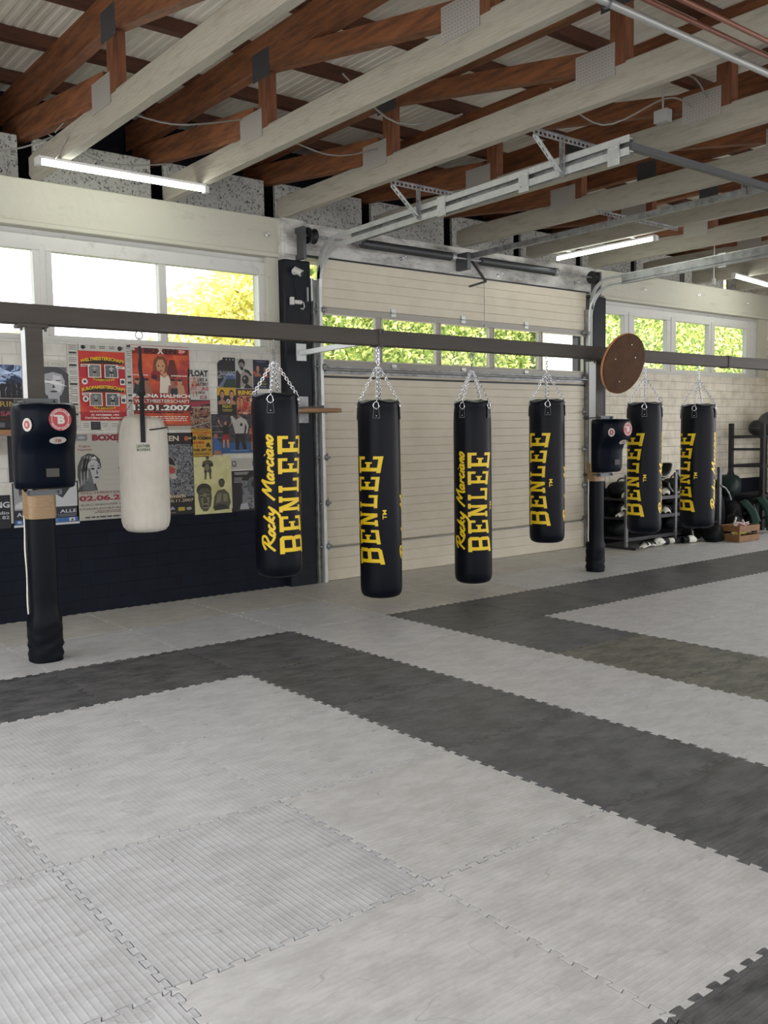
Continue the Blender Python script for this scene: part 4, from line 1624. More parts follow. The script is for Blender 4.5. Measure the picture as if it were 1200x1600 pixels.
    m_.build('hanger', CHROME if hook != 'shackle' else GALV_D, t)
    return t


BAGS = [('black punching bag with yellow print nearest the white canvas bag', 1.135, 1.97, 0.41, 0.20, 3, -11, 'shackle', 0.62),
        ('long black punching bag hanging lowest, in front of the left door window', 2.265, 1.925, 0.09, 0.198, -70, -6, 'long', 0.42),
        ('long black punching bag before the middle of the white door', 3.475, 1.935, 0.09, 0.192, -15, -30, 'shackle', 0.425),
        ('short black punching bag left of the far padded post', 4.605, 1.96, 0.41, 0.192, -69, 3, 'ring', 0.61),
        ('black punching bag just right of the far padded post', 6.37, 1.945, 0.38, 0.205, -80, -1, 'ring', 0.59),
        ('rightmost black punching bag, before the gear by the far wall', 7.51, 1.935, 0.36, 0.215, -88, -13, 'ring', 0.575)]
for i, b in enumerate(BAGS):
    heavy_bag(*b, seed=i)

# white canvas bag
t = thing('canvas_punching_bag', 'off-white canvas punching bag on black webbing straps, at the left', 'punching bag', (-0.075, 1.38, 0.885))
Hc = 0.90
rc = 0.188
prof_ = [(0.01, 0.0), (0.10, 0.004), (0.145, 0.015), (0.172, 0.045), (0.184, 0.09), (rc, 0.14)] + [(rc, 0.14 + i * 0.055) for i in range(1, 11)] + \
        [(0.183, Hc - 0.14), (0.172, Hc - 0.08), (0.155, Hc - 0.035), (0.135, Hc - 0.008), (0.11, Hc), (0.04, Hc + 0.006), (0.01, Hc + 0.006)]
tcc = (Vector((CAM.x, CAM.y, 0)) - Vector((-0.075, 1.38, 0))).normalized()
ba = math.atan2(tcc.y, tcc.x)


def fnc(r_, h, a):
    e = 0
    if h > Hc - 0.18 or h < 0.12:
        e = 0.0035 * math.sin(a * 17) * (1 if r_ > 0.08 else 0)
    return r_ + e, h + 0.012 * math.sin(a - 0.5) * (1 if h > Hc - 0.1 else 0)


m_ = MB()
m_.lathe(prof_, 72, fn=fnc)
m_.build('bag_body', CANVAS, t)
m_ = MB()
dd = [tcc * math.cos(a) + Vector((-tcc.y, tcc.x, 0)) * math.sin(a) for a in (0.0, PI / 2, PI, 3 * PI / 2)]
apexc = Vector((0.0, 0, Hc + 0.21))


def strap(mb, pts, w_, side):
    vs = []
    for p in pts:
        p = Vector(p)
        for e in (-1, 1):
            for o_ in (0, 1):
                vs.append(p + side * (w_ / 2 * e) + side.cross(Vector((0, 0, 1))) * (0.003 * o_))
    fs = []
    for i in range(len(pts) - 1):
        a = i * 4
        fs += [(a, a + 2, a + 6, a + 4), (a + 1, a + 5, a + 7, a + 3), (a, a + 4, a + 5, a + 1), (a + 2, a + 3, a + 7, a + 6)]
    mb.add(vs, fs)


for i, d in enumerate(dd):
    m_ = MB()
    sd_ = Vector((0, 0, 1)).cross(d)
    pts = [apexc + d * 0.01, apexc.lerp(d * 0.145 + Vector((0, 0, Hc + 0.01)), 0.5), d * 0.148 + Vector((0, 0, Hc + 0.006)), d * 0.182 + Vector((0, 0, Hc - 0.06)), d * 0.190 + Vector((0, 0, Hc - 0.12)), d * 0.191 + Vector((0, 0, Hc - 0.20))]
    strap(m_, pts, 0.036, sd_)
    m_.build('strap', WEB, t)
m_ = MB()
m_.tube([(0, 0, apexc.z - 0.05), (0, 0, apexc.z + 0.02), (0.01, 0, apexc.z + 0.08), (0, 0, apexc.z + 0.12)], [0.03, 0.026, 0.018, 0.014], 10)
m_.tube([(0, 0, apexc.z + 0.1), (-0.005, 0, apexc.z + 0.18), (0, 0, apexc.z + 0.25), (-0.004, 0, apexc.z + 0.33)], [0.013, 0.017, 0.012, 0.012], 8)
m_.build('hanging_loop', WEB, t)
m_ = MB()
ztop = 2.44 - 0.885
m_.tube([(-0.004, 0, apexc.z + 0.32), (-0.004, 0, ztop - 0.045)], 0.006, 8)
m_.tube([(0.03 * math.sin(a) - 0.003, 0, ztop - 0.03 - 0.03 * math.cos(a)) for a in [2 * PI * k_ / 16 for k_ in range(16)]], 0.005, 6, closed=True)
m_.build('hook_ring', GALV_D, t)
# label patch and band on the canvas


def on_bag(z, th, k=0.001, r_=None):
    a = R(th)
    rg = Vector((-tcc.y, tcc.x, 0))
    d = tcc * math.cos(a) + rg * math.sin(a)
    r_ = r_ or rc
    return (d.x * (r_ + k), d.y * (r_ + k), z)


m_ = MB()
m_.use(mat('canvas_patch', (0.50, 0.47, 0.38), 0.7))
th_ = [-18 + 36 * i / 8 for i in range(9)]
vs = [on_bag(z, a, 0.0025) for z in (0.63, 0.69) for a in th_]
m_.add(vs, [(i, i + 1, 9 + i + 1, 9 + i) for i in range(8)])
m_.use(mat('dark_green_print', (0.03, 0.09, 0.05), 0.6))
for body, z0, z1 in (('LEATHER', 0.662, 0.685), ('BOXING', 0.635, 0.656)):
    v, f_, _ = text_tris(body, 0.04)
    m_.add([on_bag(z0 + (z1 - z0) * p[1], -15 + 30 * p[0], 0.0035) for p in v], f_)
m_.build('sewn_label', None, t, fixn=False)
m_ = MB()
pts = [on_bag(Hc - 0.085 - 0.02 * (1 - i / 8), 16 + 64 * i / 8, 0.006, 0.174) for i in range(9)]
m_.tube(pts, 0.006, 6)
m_.build('black_band', WEB, t)

# ------------------------------------------------------------------ posters


def C_(h):
    h = h.lstrip('#')
    f_ = lambda v: (v / 12.92 if v <= 0.04045 else ((v + 0.055) / 1.055) ** 2.4)
    return tuple(round(f_(int(h[i:i + 2], 16) / 255), 4) for i in (0, 2, 4))


class Poster:
    def __init__(s, lab, rect, base, y=3.0, name='poster', cat='poster', tilt=0.0, outline=None):
        s.x0, s.z0, s.x1, s.z1 = rect
        s.w, s.h = s.x1 - s.x0, s.z1 - s.z0
        s.t = thing(name, lab, cat, (s.x0, y, s.z0), rot=(0, tilt, 0))
        if outline:
            m_ = MB().prism([(u * s.w, v * s.h) for u, v in outline], -0.0, 0.0025)
        else:
            m_ = MB().box(0, s.w, 0, 0.0025, 0, s.h)
        m_.build('sheet', base if not isinstance(base, str) else flat(C_(base)), s.t)
        s.art = MB()
        s.let = MB()
        s.k = 0

    def y(s):
        s.k += 1
        return -0.0004 - 0.00018 * s.k

    def m(s, mb, c):
        mb.use(flat(C_(c)) if isinstance(c, str) else c)

    def poly(s, c, pts):
        s.m(s.art, c)
        y = s.y()
        s.art.add([(u * s.w, y, v * s.h) for u, v in pts], [tuple(range(len(pts)))])
        return s

    def rect(s, c, u0, v0, u1, v1):
        return s.poly(c, [(u0, v0), (u1, v0), (u1, v1), (u0, v1)])

    def ell(s, c, u, v, ru, rv=None, n_=20):
        rv = rv if rv is not None else ru * s.w / s.h
        return s.poly(c, [(u + ru * math.cos(2 * PI * i / n_), v + rv * math.sin(2 * PI * i / n_)) for i in range(n_)])

    def text(s, c, body, u0, v0, u1, v1, bold=0.02, arch=0.0, slant=0.0):
        v, f_, _ = text_tris(body, bold)
        s.m(s.let, c)
        y = s.y() - 0.0008
        vs = []
        for p in v:
            uu = u0 + (u1 - u0) * p[0]
            vv = v0 + (v1 - v0) * p[1] + slant * p[0]
            if arch:
                vv += arch * (1 - (2 * p[0] - 1) ** 2)
            vs.append((uu * s.w, y, vv * s.h))
        s.let.add(vs, f_)
        return s

    def lines(s, c, u0, v0, u1, v1, n_, fill=0.45, seed=1):
        """illegible small print: ragged rows of short dashes"""
        rr = random.Random(seed)
        h = (v1 - v0) / n_
        s.m(s.let, c)
        y = s.y() - 0.0006
        for i in range(n_):
            v = v0 + h * (i + (1 - fill) / 2)
            u = u0 + rr.uniform(0, 0.08) * (u1 - u0)
            e = u1 - rr.uniform(0, 0.12) * (u1 - u0)
            while u < e:
                w_ = rr.uniform(0.04, 0.13) * (u1 - u0)
                b = min(u + w_, e)
                s.let.add([(u * s.w, y, v * s.h), (b * s.w, y, v * s.h), (b * s.w, y, (v + h * fill) * s.h), (u * s.w, y, (v + h * fill) * s.h)], [(0, 1, 2, 3)])
                u = b + 0.02 * (u1 - u0)
        return s

    def boxer(s, u, v, h, skin='#a5765a', shorts='#8c1f1f', hair='#1b1512', top=None, glove='#7a1a1a', k=1.0, raised=False):
        """standing figure, h tall (fraction of sheet), feet at (u, v)"""
        a = s.h / s.w * k
        P = lambda x, y_: (u + x * h * a, v + y_ * h)
        s.poly(skin, [P(-.13, 0), P(-.07, 0), P(-.02, .42), P(-.13, .42)])
        s.poly(skin, [P(.07, 0), P(.13, 0), P(.13, .42), P(.02, .42)])
        s.poly(shorts, [P(-.15, .30), P(-.01, .30), P(0, .38), P(.01, .30), P(.15, .30), P(.12, .52), P(-.12, .52)])
        s.poly(top or skin, [P(-.11, .50), P(.11, .50), P(.17, .78), P(.06, .84), P(-.06, .84), P(-.17, .78)])
        if raised:
            s.poly(skin, [P(-.17, .80), P(-.11, .72), P(-.27, .98), P(-.32, .96)])
            s.poly(skin, [P(.17, .80), P(.11, .72), P(.27, .98), P(.32, .96)])
            s.ell(glove, *P(-.30, 1.0), .05 * h * a)
            s.ell(glove, *P(.30, 1.0), .05 * h * a)
        else:
            s.poly(skin, [P(-.18, .78), P(-.12, .72), P(-.16, .56), P(-.23, .56)])
            s.poly(skin, [P(.18, .78), P(.12, .72), P(.16, .56), P(.23, .56)])
            s.ell(glove, *P(-.14, .60), .065 * h * a)
            s.ell(glove, *P(.13, .62), .065 * h * a)
        s.ell(hair, *P(0, .935), .062 * h * a, .075 * h)
        s.ell(skin, *P(0, .915), .052 * h * a, .068 * h)
        return s

    def bust(s, u, v, h, skin='#8a8a8a', hair='#222222', cloth='#333333', dark='#2c2c2c', k=1.0, longhair=False, hi='#c9c9c9'):
        """head and shoulders: chin-to-crown about 0.55 h, with eyes, nose and mouth"""
        a = s.h / s.w * k
        P = lambda x, y_: (u + x * h * a, v + y_ * h)
        s.poly(cloth, [P(-.42, 0), P(.42, 0), P(.38, .18), P(.14, .30), P(-.14, .30), P(-.38, .18)])
        if longhair:
            s.poly(hair, [P(-.30, .16), P(.28, .16), P(.31, .55), P(.25, .85), P(.08, 1.0), P(-.10, 1.0), P(-.27, .86), P(-.34, .5)])
        else:
            s.ell(hair, *P(0, .72), .235 * h * a, .285 * h)
        s.poly(skin, [P(-.09, .22), P(.09, .22), P(.09, .45), P(-.09, .45)])
        s.poly(skin, [P(-.17, .55), P(-.12, .40), P(0, .33), P(.12, .40), P(.17, .55), P(.185, .70), P(.14, .84), P(0, .89), P(-.14, .84), P(-.185, .70)])
        s.poly(hi, [P(-.02, .55), P(.10, .45), P(.14, .58), P(.12, .80), P(0, .83)])
        for e in (-1, 1):
            s.ell(dark, *P(.075 * e, .655), .035 * h * a, .018 * h, 10)
            s.poly(dark, [P(.035 * e, .70), P(.12 * e, .705), P(.115 * e, .725), P(.04 * e, .717)])
        s.poly(dark, [P(-.005, .64), P(.03, .555), P(-.02, .55)])
        s.ell(dark, *P(0, .475), .06 * h * a, .018 * h, 10)
        return s

    def done(s):
        if s.art.f:
            s.art.build('artwork', None, s.t, fixn=False)
        if s.let.f:
            s.let.build('lettering', None, s.t, fixn=False)


CROWD = photo('photo_crowd', [C_('#17120f'), C_('#4a3428'), C_('#b08a6c'), C_('#2c3550')], 34)
CROWDG = photo('photo_grey_crowd', [C_('#15161a'), C_('#3f4146'), C_('#8b8d90'), C_('#1d1e22')], 38)
STAGE = photo('photo_dark_stage', [C_('#0c1424'), C_('#24365a'), C_('#9db4d8'), C_('#3c2c30')], 14)
WARM = photo('photo_warm_ring', [C_('#2a1512'), C_('#8c3f24'), C_('#c98a62'), C_('#5b2a1e')], 28)
REDP = photo('red_poster_print', [C_('#8e2418'), C_('#b5401f'), C_('#c9582a')], 4)
REDP2 = photo('orange_red_poster_print', [C_('#b5202c'), C_('#c23a26'), C_('#cf5a28')], 2.5)
CREAM = photo('aged_cream_paper', [C_('#b9b67e'), C_('#c9c58f'), C_('#bdb886')], 5)

# far left torn stage photo
p = Poster('torn dark concert-like photo poster left of the left post', (-0.72, 1.99, -0.40, 2.28), STAGE, outline=[(0.25, 0), (1, 0), (1, 1), (0.08, 1), (0.08, 0.5), (0.15, 0.2)])
for i in range(6):
    p.poly('#b9c9e4', [(0.15, 0.92 - i * 0.05), (0.15, 0.90 - i * 0.05), (0.9, 0.60 + i * 0.05), (0.9, 0.62 + i * 0.05)])
for i in range(5):
    p.ell('#15100e', 0.25 + i * 0.15, 0.35 + 0.04 * (i % 2), 0.07, 0.09).poly('#15100e', [(0.18 + i * .15, 0), (0.33 + i * .15, 0), (0.31 + i * .15, .3), (0.2 + i * .15, .3)])
p.done()
p = Poster('dark magazine cover poster with gold R and pink letters, beside the left pad', (-0.70, 1.69, -0.42, 1.985), '#1b1614')
p.text('#a08642', 'RING', 0.12, 0.76, 0.85, 0.92, 0.01).text('#93404e', 'SAM', 0.12, 0.48, 0.7, 0.63, 0.03).text('#8c2830', 'FIGHT', 0.12, 0.20, 0.95, 0.40, 0.03).rect(CROWD, 0.5, 0.02, 1, 0.45).done()
p = Poster('black-and-white smiling face poster headed THE WORLD', (-0.31, 1.80, -0.07, 2.34), '#bdbab0')
p.rect('#55565a', 0.0, 0.0, 1, 0.88).text('#8d8a82', 'THE WORLD', 0.10, 0.90, 0.95, 0.955, 0.0)
p.bust(0.48, 0.10, 0.78, '#97979a', '#3a3b3e', '#303135', '#222326', 1.35, True, '#b9b9bb')
p.poly('#d8d8d8', [(0.30, 0.30), (0.62, 0.30), (0.56, 0.25), (0.38, 0.25)]).poly('#d0d0cf', [(0.1, 0.62), (1.0, 0.56), (0.6, 0.64), (0.1, 0.66)]).done()

# large red championship poster, framed by strips of small adverts
p = Poster('tall red and yellow Thai boxing championship poster framed by small adverts', (-0.06, 1.70, 0.56, 2.50), '#b9b7ae')
u0, v0, u1, v1 = 0.165, 0.115, 0.885, 0.915
p.rect(REDP2, u0, v0, u1, v1).rect('#a51c2c', u0, v0 + 0.50, u1, v0 + 0.62).rect('#a01f2a', u0, v0, u1, v0 + 0.10)
UU = lambda a: u0 + (u1 - u0) * a
VV = lambda a: v0 + (v1 - v0) * a
rr = random.Random(3)
for col in range(2):
    ua, ub = ((0.005, 0.155), (0.895, 0.995))[col]
    v = 0.02
    while v < 0.97:
        h = rr.uniform(0.05, 0.085)
        p.rect('#c4c2b9', ua, v, ub, min(v + h - 0.006, 0.985))
        if rr.random() < 0.4:
            p.rect('#2a2b2d', ua + 0.02, v + h * 0.45, ub - 0.02, v + h * 0.8)
        p.lines('#4b4b4a', ua + 0.01, v + 0.006, ub - 0.01, v + h - 0.01, 3, 0.4, int(v * 1000) + col)
        v += h
for i in range(5):
    a = 0.17 + i * 0.145
    p.rect('#c6c4ba' if i != 1 else '#232426', a, 0.008, a + 0.135, 0.10).lines('#565552', a + 0.015, 0.03, a + 0.12, 0.09, 3, 0.35, i)
    p.rect('#c3c1b8', a, 0.925, a + 0.135, 0.99).lines('#36373a', a + 0.02, 0.94, a + 0.12, 0.98, 2, 0.5, i + 9)
p.ell('#161414', 0.235, 0.955, 0.03).ell('#161414', 0.80, 0.955, 0.035)
for vb, words, ph in ((0.72, ('WELTMEISTERSCHAFT', 'THAIBOXING'), 0), (0.31, ('EUROPAMEISTERSCHAFT', 'HALBENDDA'), 1)):
    b0 = VV(vb + 0.10)
    p.poly('#241608', [(UU(0.02), b0), (UU(0.98), b0), (UU(0.9), b0 + 0.045), (UU(0.5), b0 + 0.085), (UU(0.1), b0 + 0.045)])
    p.text('#e3b51e', words[0], UU(0.03), b0 + 0.004, UU(0.97), b0 + 0.042, 0.03, 0.038)
    p.rect('#d3cfc4', UU(0.18), VV(vb - 0.10), UU(0.46), VV(vb + 0.09)).rect('#d3cfc4', UU(0.53), VV(vb - 0.10), UU(0.83), VV(vb + 0.09))
    p.rect('#6d6c69', UU(0.20), VV(vb - 0.09), UU(0.44), VV(vb + 0.08)).rect('#54565a', UU(0.55), VV(vb - 0.09), UU(0.81), VV(vb + 0.08))
    p.boxer(UU(0.32), VV(vb - 0.085), 0.125, '#8e8e8e', '#20242a', k=1.15, glove='#4a4a4a').boxer(UU(0.68), VV(vb - 0.085), 0.125, '#a5a5a3', '#15171a', k=1.3, glove='#2c2c2c')
    p.poly('#d8d4ca', [(UU(0.03), VV(vb + 0.05)), (UU(0.22), VV(vb + 0.06)), (UU(0.22), VV(vb + 0.09)), (UU(0.03), VV(vb + 0.085))]).lines('#333333', UU(0.04), VV(vb + 0.055), UU(0.2), VV(vb + 0.083), 1, 0.5, 5)
    p.poly('#d8d4ca', [(UU(0.78), VV(vb + 0.04)), (UU(0.97), VV(vb + 0.03)), (UU(0.97), VV(vb + 0.065)), (UU(0.78), VV(vb + 0.075))]).lines('#333333', UU(0.79), VV(vb + 0.04), UU(0.95), VV(vb + 0.065), 1, 0.5, 6)
    c0 = VV(vb - 0.145)
    p.poly('#3a1c0c', [(UU(0.28), c0 + 0.03), (UU(0.72), c0 + 0.03), (UU(0.62), c0 + 0.0), (UU(0.5), c0 - 0.01), (UU(0.38), c0)])
    p.text('#d9a51c', words[1], UU(0.26), c0 + 0.008, UU(0.74), c0 + 0.034, 0.03, -0.014)
    p.ell('#cfccc2', UU(0.10), VV(vb - 0.16 + ph * 0.16), 0.045).ell('#3c3d3d', UU(0.10), VV(vb - 0.16 + ph * 0.16), 0.022)
    p.rect('#d2cfc6', UU(0.86), VV(vb - 0.20 + ph * 0.14), UU(0.97), VV(vb - 0.11 + ph * 0.14)).ell('#33373c', UU(0.915), VV(vb - 0.155 + ph * 0.14), 0.03)
p.lines('#e2cdb8', UU(0.15), VV(0.115), UU(0.85), VV(0.145), 2, 0.4, 44)
p.text('#e8ddd0', '27. NOVEMBER 1994', UU(0.20), VV(0.068), UU(0.80), VV(0.092), 0.03).text('#e8ddd0', 'Carl-Benz-Halle, Karlsruhe', UU(0.07), VV(0.022), UU(0.93), VV(0.052), 0.03)
p.done()

# red boxing poster with woman
p = Poster('red-orange boxing poster with woman and big white 13.01.2007 date', (0.53, 1.70, 1.16, 2.51), REDP)
p.rect('#a8a396', 0, 0.0, 1, 0.045).rect('#7b1d1a', 0.02, 0.90, 0.98, 0.985)
p.text('#2b1614', 'BOXEN', 0.25, 0.91, 0.78, 0.975, 0.05).text('#c9c4b8', 'X', 0.46, 0.905, 0.57, 0.98, 0.06).ell('#c0392b', 0.86, 0.945, 0.05).text('#dedad0', 'ZDF', 0.82, 0.93, 0.93, 0.958)
p.rect('#b8b2a4', 0.02, 0.935, 0.10, 0.985)
p.poly('#6f3a1e', [(0.42, .58), (0.38, .70), (.40, .83), (.46, .88), (.56, .88), (.62, .83), (.64, .70), (.60, .58)])
p.poly('#5c1913', [(0.60, .66), (0.66, .84), (0.74, .84), (.80, .68), (.74, .62)])
p.poly('#b98562', [(0.45, .70), (.51, .655), (.57, .70), (.585, .78), (.55, .84), (.47, .84), (.435, .78)])
p.ell('#2a1712', 0.475, .765, .016, .007).ell('#2a1712', 0.545, .765, .016, .007).ell('#7a2a22', 0.51, .705, .026, .007)
p.ell('#7f1815', 0.43, .655, .085, .055).ell('#3a1210', 0.40, .63, .05, .03)
p.poly('#c9bfae', [(0.48, .44), (0.68, .44), (.68, .56), (.63, .66), (.56, .62), (.50, .66)]).poly('#b98562', [(0.55, .62), (.62, .66), (.60, .69), (.53, .67)])
for a, b in ((0.12, '#a5765a'), (0.27, '#8a5c45'), (0.82, '#b08264'), (0.70, '#8a5c45')):
    p.poly(b, [(a - .09, .43), (a + .09, .43), (a + .07, .53), (a, .55), (a - .07, .53)]).ell(b, a, .57, .04, .035).ell('#20130f', a, .60, .038, .015)
p.poly('#20222a', [(0.03, .40), (0.20, .40), (.20, .50), (.08, .56)]).rect('#1f232c', 0.66, .42, 0.78, .50)
p.lines('#c9bfb0', 0.02, .64, 0.30, .66, 1, 0.6, 4).lines('#d9cfc0', 0.66, .64, 0.98, .66, 1, 0.6, 5)
p.text('#d8d5cc', 'REGINA HALMICH', 0.04, .385, 0.985, .43, 0.04).text('#cfccc4', 'WELTMEISTERSCHAFT', 0.06, .325, 0.985, .365, 0.015)
p.rect('#4a2620', 0.0, .225, 1, .305).text('#dcdad2', '13.01.2007', 0.03, .232, 0.985, .30, 0.04).lines('#2a1512', 0.03, .195, 0.97, .222, 1, 0.6, 8)
p.lines('#e0d0bc', 0.28, .10, 0.95, .17, 3, 0.45, 9).ell('#c77a4a', 0.2, .09, .06, .02).text('#55504a', 'ARENA NORD', 0.5, .048, .97, .068)
p.done()

# white poster with woman's portrait
p = Poster('white boxing poster with blonde woman portrait and red 02.06.2007 date', (-0.03, 0.865, 0.60, 1.675), '#a9a69b')
p.rect('#74777a', 0.03, .915, .20, .985).ell('#9b9ea0', 0.115, .95, .06, .018).text('#7c1c2c', 'BOXEN', 0.27, .912, .80, .985, 0.07)
p.text('#8c3c3c', 'Regina', 0.07, .835, 0.24, .865, 0.005).text('#8c3c3c', 'Halmich', 0.05, .80, 0.26, .825, 0.005)
# portrait: hair mass, face, shadow side, features
p.poly('#3c3d3f', [(0.02, .33), (.06, .40), (.03, .52), (.04, .63), (.10, .73), (.20, .77), (.30, .755), (.375, .70), (.395, .62), (.36, .50), (.30, .42), (.33, .34)])
p.poly('#8f9092', [(0.09, .40), (.10, .62), (.17, .72), (.25, .735), (.20, .60), (.17, .45)])
for i in range(6):
    a = 0.075 + i * 0.022
    p.poly(['#b4b5b4', '#626466'][i % 2], [(a, .38), (a + .008, .55), (a + .055, .70), (a + .085, .745), (a + .065, .735), (a + .022, .62), (a + .012, .42)])
p.poly('#a7a8a8', [(0.20, .44), (.175, .55), (.19, .65), (.25, .70), (.32, .69), (.375, .63), (.38, .56), (.36, .50), (.31, .43), (.27, .415)])
p.poly('#55585a', [(0.10, .345), (.13, .46), (.20, .45), (.27, .415), (.30, .345)]).poly('#5e6062', [(0.20, .44), (.27, .415), (.22, .60), (.185, .60)])
p.ell('#1d1e20', 0.262, .592, .030, .011).ell('#1d1e20', 0.350, .598, .022, .010).poly('#2c2d2f', [(.225, .618), (.29, .625), (.285, .632), (.23, .628)]).poly('#2c2d2f', [(.33, .625), (.38, .618), (.375, .628), (.335, .633)])
p.poly('#4c4e50', [(.318, .595), (.345, .535), (.312, .53)]).ell('#3c2f30', 0.318, .492, .034, .011).poly('#c6c7c7', [(.20, .70), (.30, .735), (.33, .70), (.26, .705)])
p.poly('#2a2b2d', [(0.66, .60), (.70, .66), (.80, .68), (.80, .42), (.72, .45), (.68, .52)])
for i in range(6):
    p.rect('#9c9a90', 0.42, .40 + i * .06, .66, .404 + i * .06)
p.text('#7d4a48', 'WELTMEISTERSCHAFT', 0.05, .300, 1.02, .328, 0.0).text('#8a2230', '02.06.2007', 0.04, .222, 0.99, .285, 0.03)
p.text('#5c4240', 'BURG-WÄCHTER CASTELLO', 0.06, .165, 0.99, .192, 0.0).text('#5c4240', 'DÜSSELDORF-REISHOLZ', 0.045, .120, 0.99, .147, 0.0)
p.lines('#6b4a48', 0.25, .075, .97, .11, 2, 0.4, 3).lines('#3a3a3c', 0.06, .022, .97, .045, 1, 0.7, 6)
p.done()

# dark boxing poster
p = Poster('dark boxing poster with white KEN letters right of the canvas bag', (0.66, 0.86, 1.17, 1.67), '#15120f')
p.rect(CROWDG, 0.02, .22, .99, .86).text('#c8c0ad', 'BOXEN', 0.10, .90, .70, .965, 0.03).ell('#b3541e', 0.86, .93, .045).text('#b9b09c', '2DF', 0.90, .92, .985, .945)
p.poly('#8f8a80', [(0.25, .50), (.45, .46), (.62, .50), (.66, .60), (.55, .70), (.40, .74), (.28, .68)]).poly('#a2403a', [(0.40, .52), (.58, .50), (.62, .56), (.50, .60), (.40, .58)])
p.poly('#1c1a18', [(0.48, .62), (.62, .60), (.56, .68), (.46, .72)]).ell('#a7a298', 0.36, .61, .05, .03).ell('#a9a49a', 0.56, .47, .07, .035)
p.text('#c5b68e', 'Halmich', 0.30, .205, .80, .25, 0.02).text('#bfb398', 'am 30.11.2007', 0.25, .155, .97, .19, 0.01)
p.poly('#8e96a8', [(0.46, .065), (.58, .065), (.52, .105)]).rect('#a58f20', 0.64, .045, .78, .09).ell('#8d8c88', 0.87, .068, .06, .02).lines('#7b7668', 0.3, .02, .62, .035, 1, 0.6, 2)
p.done()

p = Poster('white FLOAT lettering poster of a boxer with red words', (1.14, 1.995, 1.37, 2.30), '#b5b3ad')
p.rect(photo('photo_torn_boxers', [C_('#b5b3ad'), C_('#a27b68'), C_('#b5b3ad'), C_('#7c5548')], 40), 0.05, 0.2, 0.7, 0.75)
p.text('#16161a', 'FLOAT', 0.02, .76, .96, .97, 0.05).text('#16161a', 'LIKE A', 0.45, .60, .94, .72, 0.03).text('#16161a', 'BUTTERFLY', 0.45, .46, .96, .57, 0.04).text('#8c2a35', 'STING', 0.10, .31, .40, .42, 0.03).text('#9c2a35', 'AS', 0.62, .31, .96, .43, 0.03)
p.boxer(0.30, 0.10, 0.62, '#a8795f', '#b9b5b0', glove='#8c2020', k=0.9).text('#2c2c32', 'LIKE', .35, .20, .8, .28, 0.02).rect('#7c2c45', .55, .03, .85, .14).text('#cfcac0', 'BEE', .6, .05, .8, .12, 0.01).done()
p = Poster('fight photo poster with slanted pink-red banner, above the yellow poster', (1.155, 1.705, 1.375, 1.995), '#1d1713')
p.rect(CROWD, 0, 0.0, 1, .8).poly('#8c2c3c', [(0, .74), (1, .88), (1, .98), (0, .95)]).lines('#c9bcb0', 0.05, .73, .95, .77, 1, .5, 7)
p.boxer(.35, .18, .5, '#96694e', '#4a3a30', glove='#3a2a20', k=.9).boxer(.70, .2, .52, '#8a5c42', '#3a1f1c', k=.9).poly('#8e8880', [(0, .06), (1, .24), (1, .28), (0, .10)]).poly('#8e8880', [(0, .33), (1, .37), (1, .385), (0, .345)]).done()
p = Poster('yellow fight poster reading FOREMAN and ALI', (1.155, 1.425, 1.385, 1.71), '#b8912a')
p.lines('#6a3a1c', .06, .92, .94, .97, 1, .5, 2).text('#b3401e', 'WORLD CHAMPION', .06, .80, .94, .90, 0.03).text('#1d1710', 'FOREMAN', .30, .60, .95, .72, 0.05).ell('#1d1710', .15, .67, .09).text('#1d1710', 'GEO', .30, .735, .75, .785, 0.02)
p.text('#b3401e', 'MUHAMMAD', .08, .46, .62, .56, 0.03).text('#9c4a1e', 'A L I', .22, .34, .55, .42, 0.03).ell('#1d1710', .80, .44, .08, .06).ell('#1d1710', .74, .38, .05).ell('#1d1710', .86, .37, .05)
p.text('#241a10', 'TUES. SEPT. 24', .06, .20, .94, .29, 0.04).lines('#3a2a14', .08, .06, .92, .16, 2, .5, 3).done()

# drawing of three boxers
p = Poster('cream pencil drawing poster of three muscular boxers', (1.17, 0.845, 1.59, 1.43), CREAM)
SK, SD, SM = '#6f6d55', '#2a291f', '#4a4939'
p.boxer(.37, .60, .40, SM, '#3a392c', SD, glove=SD, k=1.25).poly(SK, [(.26, .80), (.35, .88), (.42, .80), (.36, .74)])
p.ell(SD, .25, .42, .20, .115).poly(SM, [(.10, .40), (.09, .27), (.14, .12), (.22, .05), (.33, .05), (.42, .14), (.46, .28), (.44, .40), (.36, .45), (.18, .45)]).poly(SK, [(.14, .36), (.40, .36), (.36, .10), (.20, .10)])
p.ell(SD, .19, .30, .045, .014).ell(SD, .35, .31, .045, .014).poly(SD, [(.24, .30), (.30, .30), (.34, .20), (.22, .19)]).poly(SM, [(.25, .29), (.29, .29), (.31, .22), (.25, .21)]).ell(SD, .27, .14, .08, .018).poly(SD, [(.13, .345), (.23, .335), (.23, .35), (.14, .365)]).poly(SD, [(.31, .345), (.42, .355), (.41, .375), (.31, .36)])
p.poly(SM, [(.48, .08), (.52, .30), (.62, .40), (.80, .42), (.92, .34), (.97, .18), (.90, .06)]).poly(SK, [(.56, .18), (.60, .33), (.72, .36), (.70, .20)]).poly(SK, [(.76, .20), (.76, .35), (.88, .32), (.88, .2)])
p.ell(SD, .73, .54, .085, .065).ell(SM, .73, .515, .075, .065).ell(SD, .70, .52, .018, .008).ell(SD, .76, .52, .018, .008).ell(SD, .73, .485, .03, .008).poly(SD, [(.50, .05), (.60, .16), (.80, .15), (.94, .07)]).ell(SD, .56, .10, .06, .035).done()

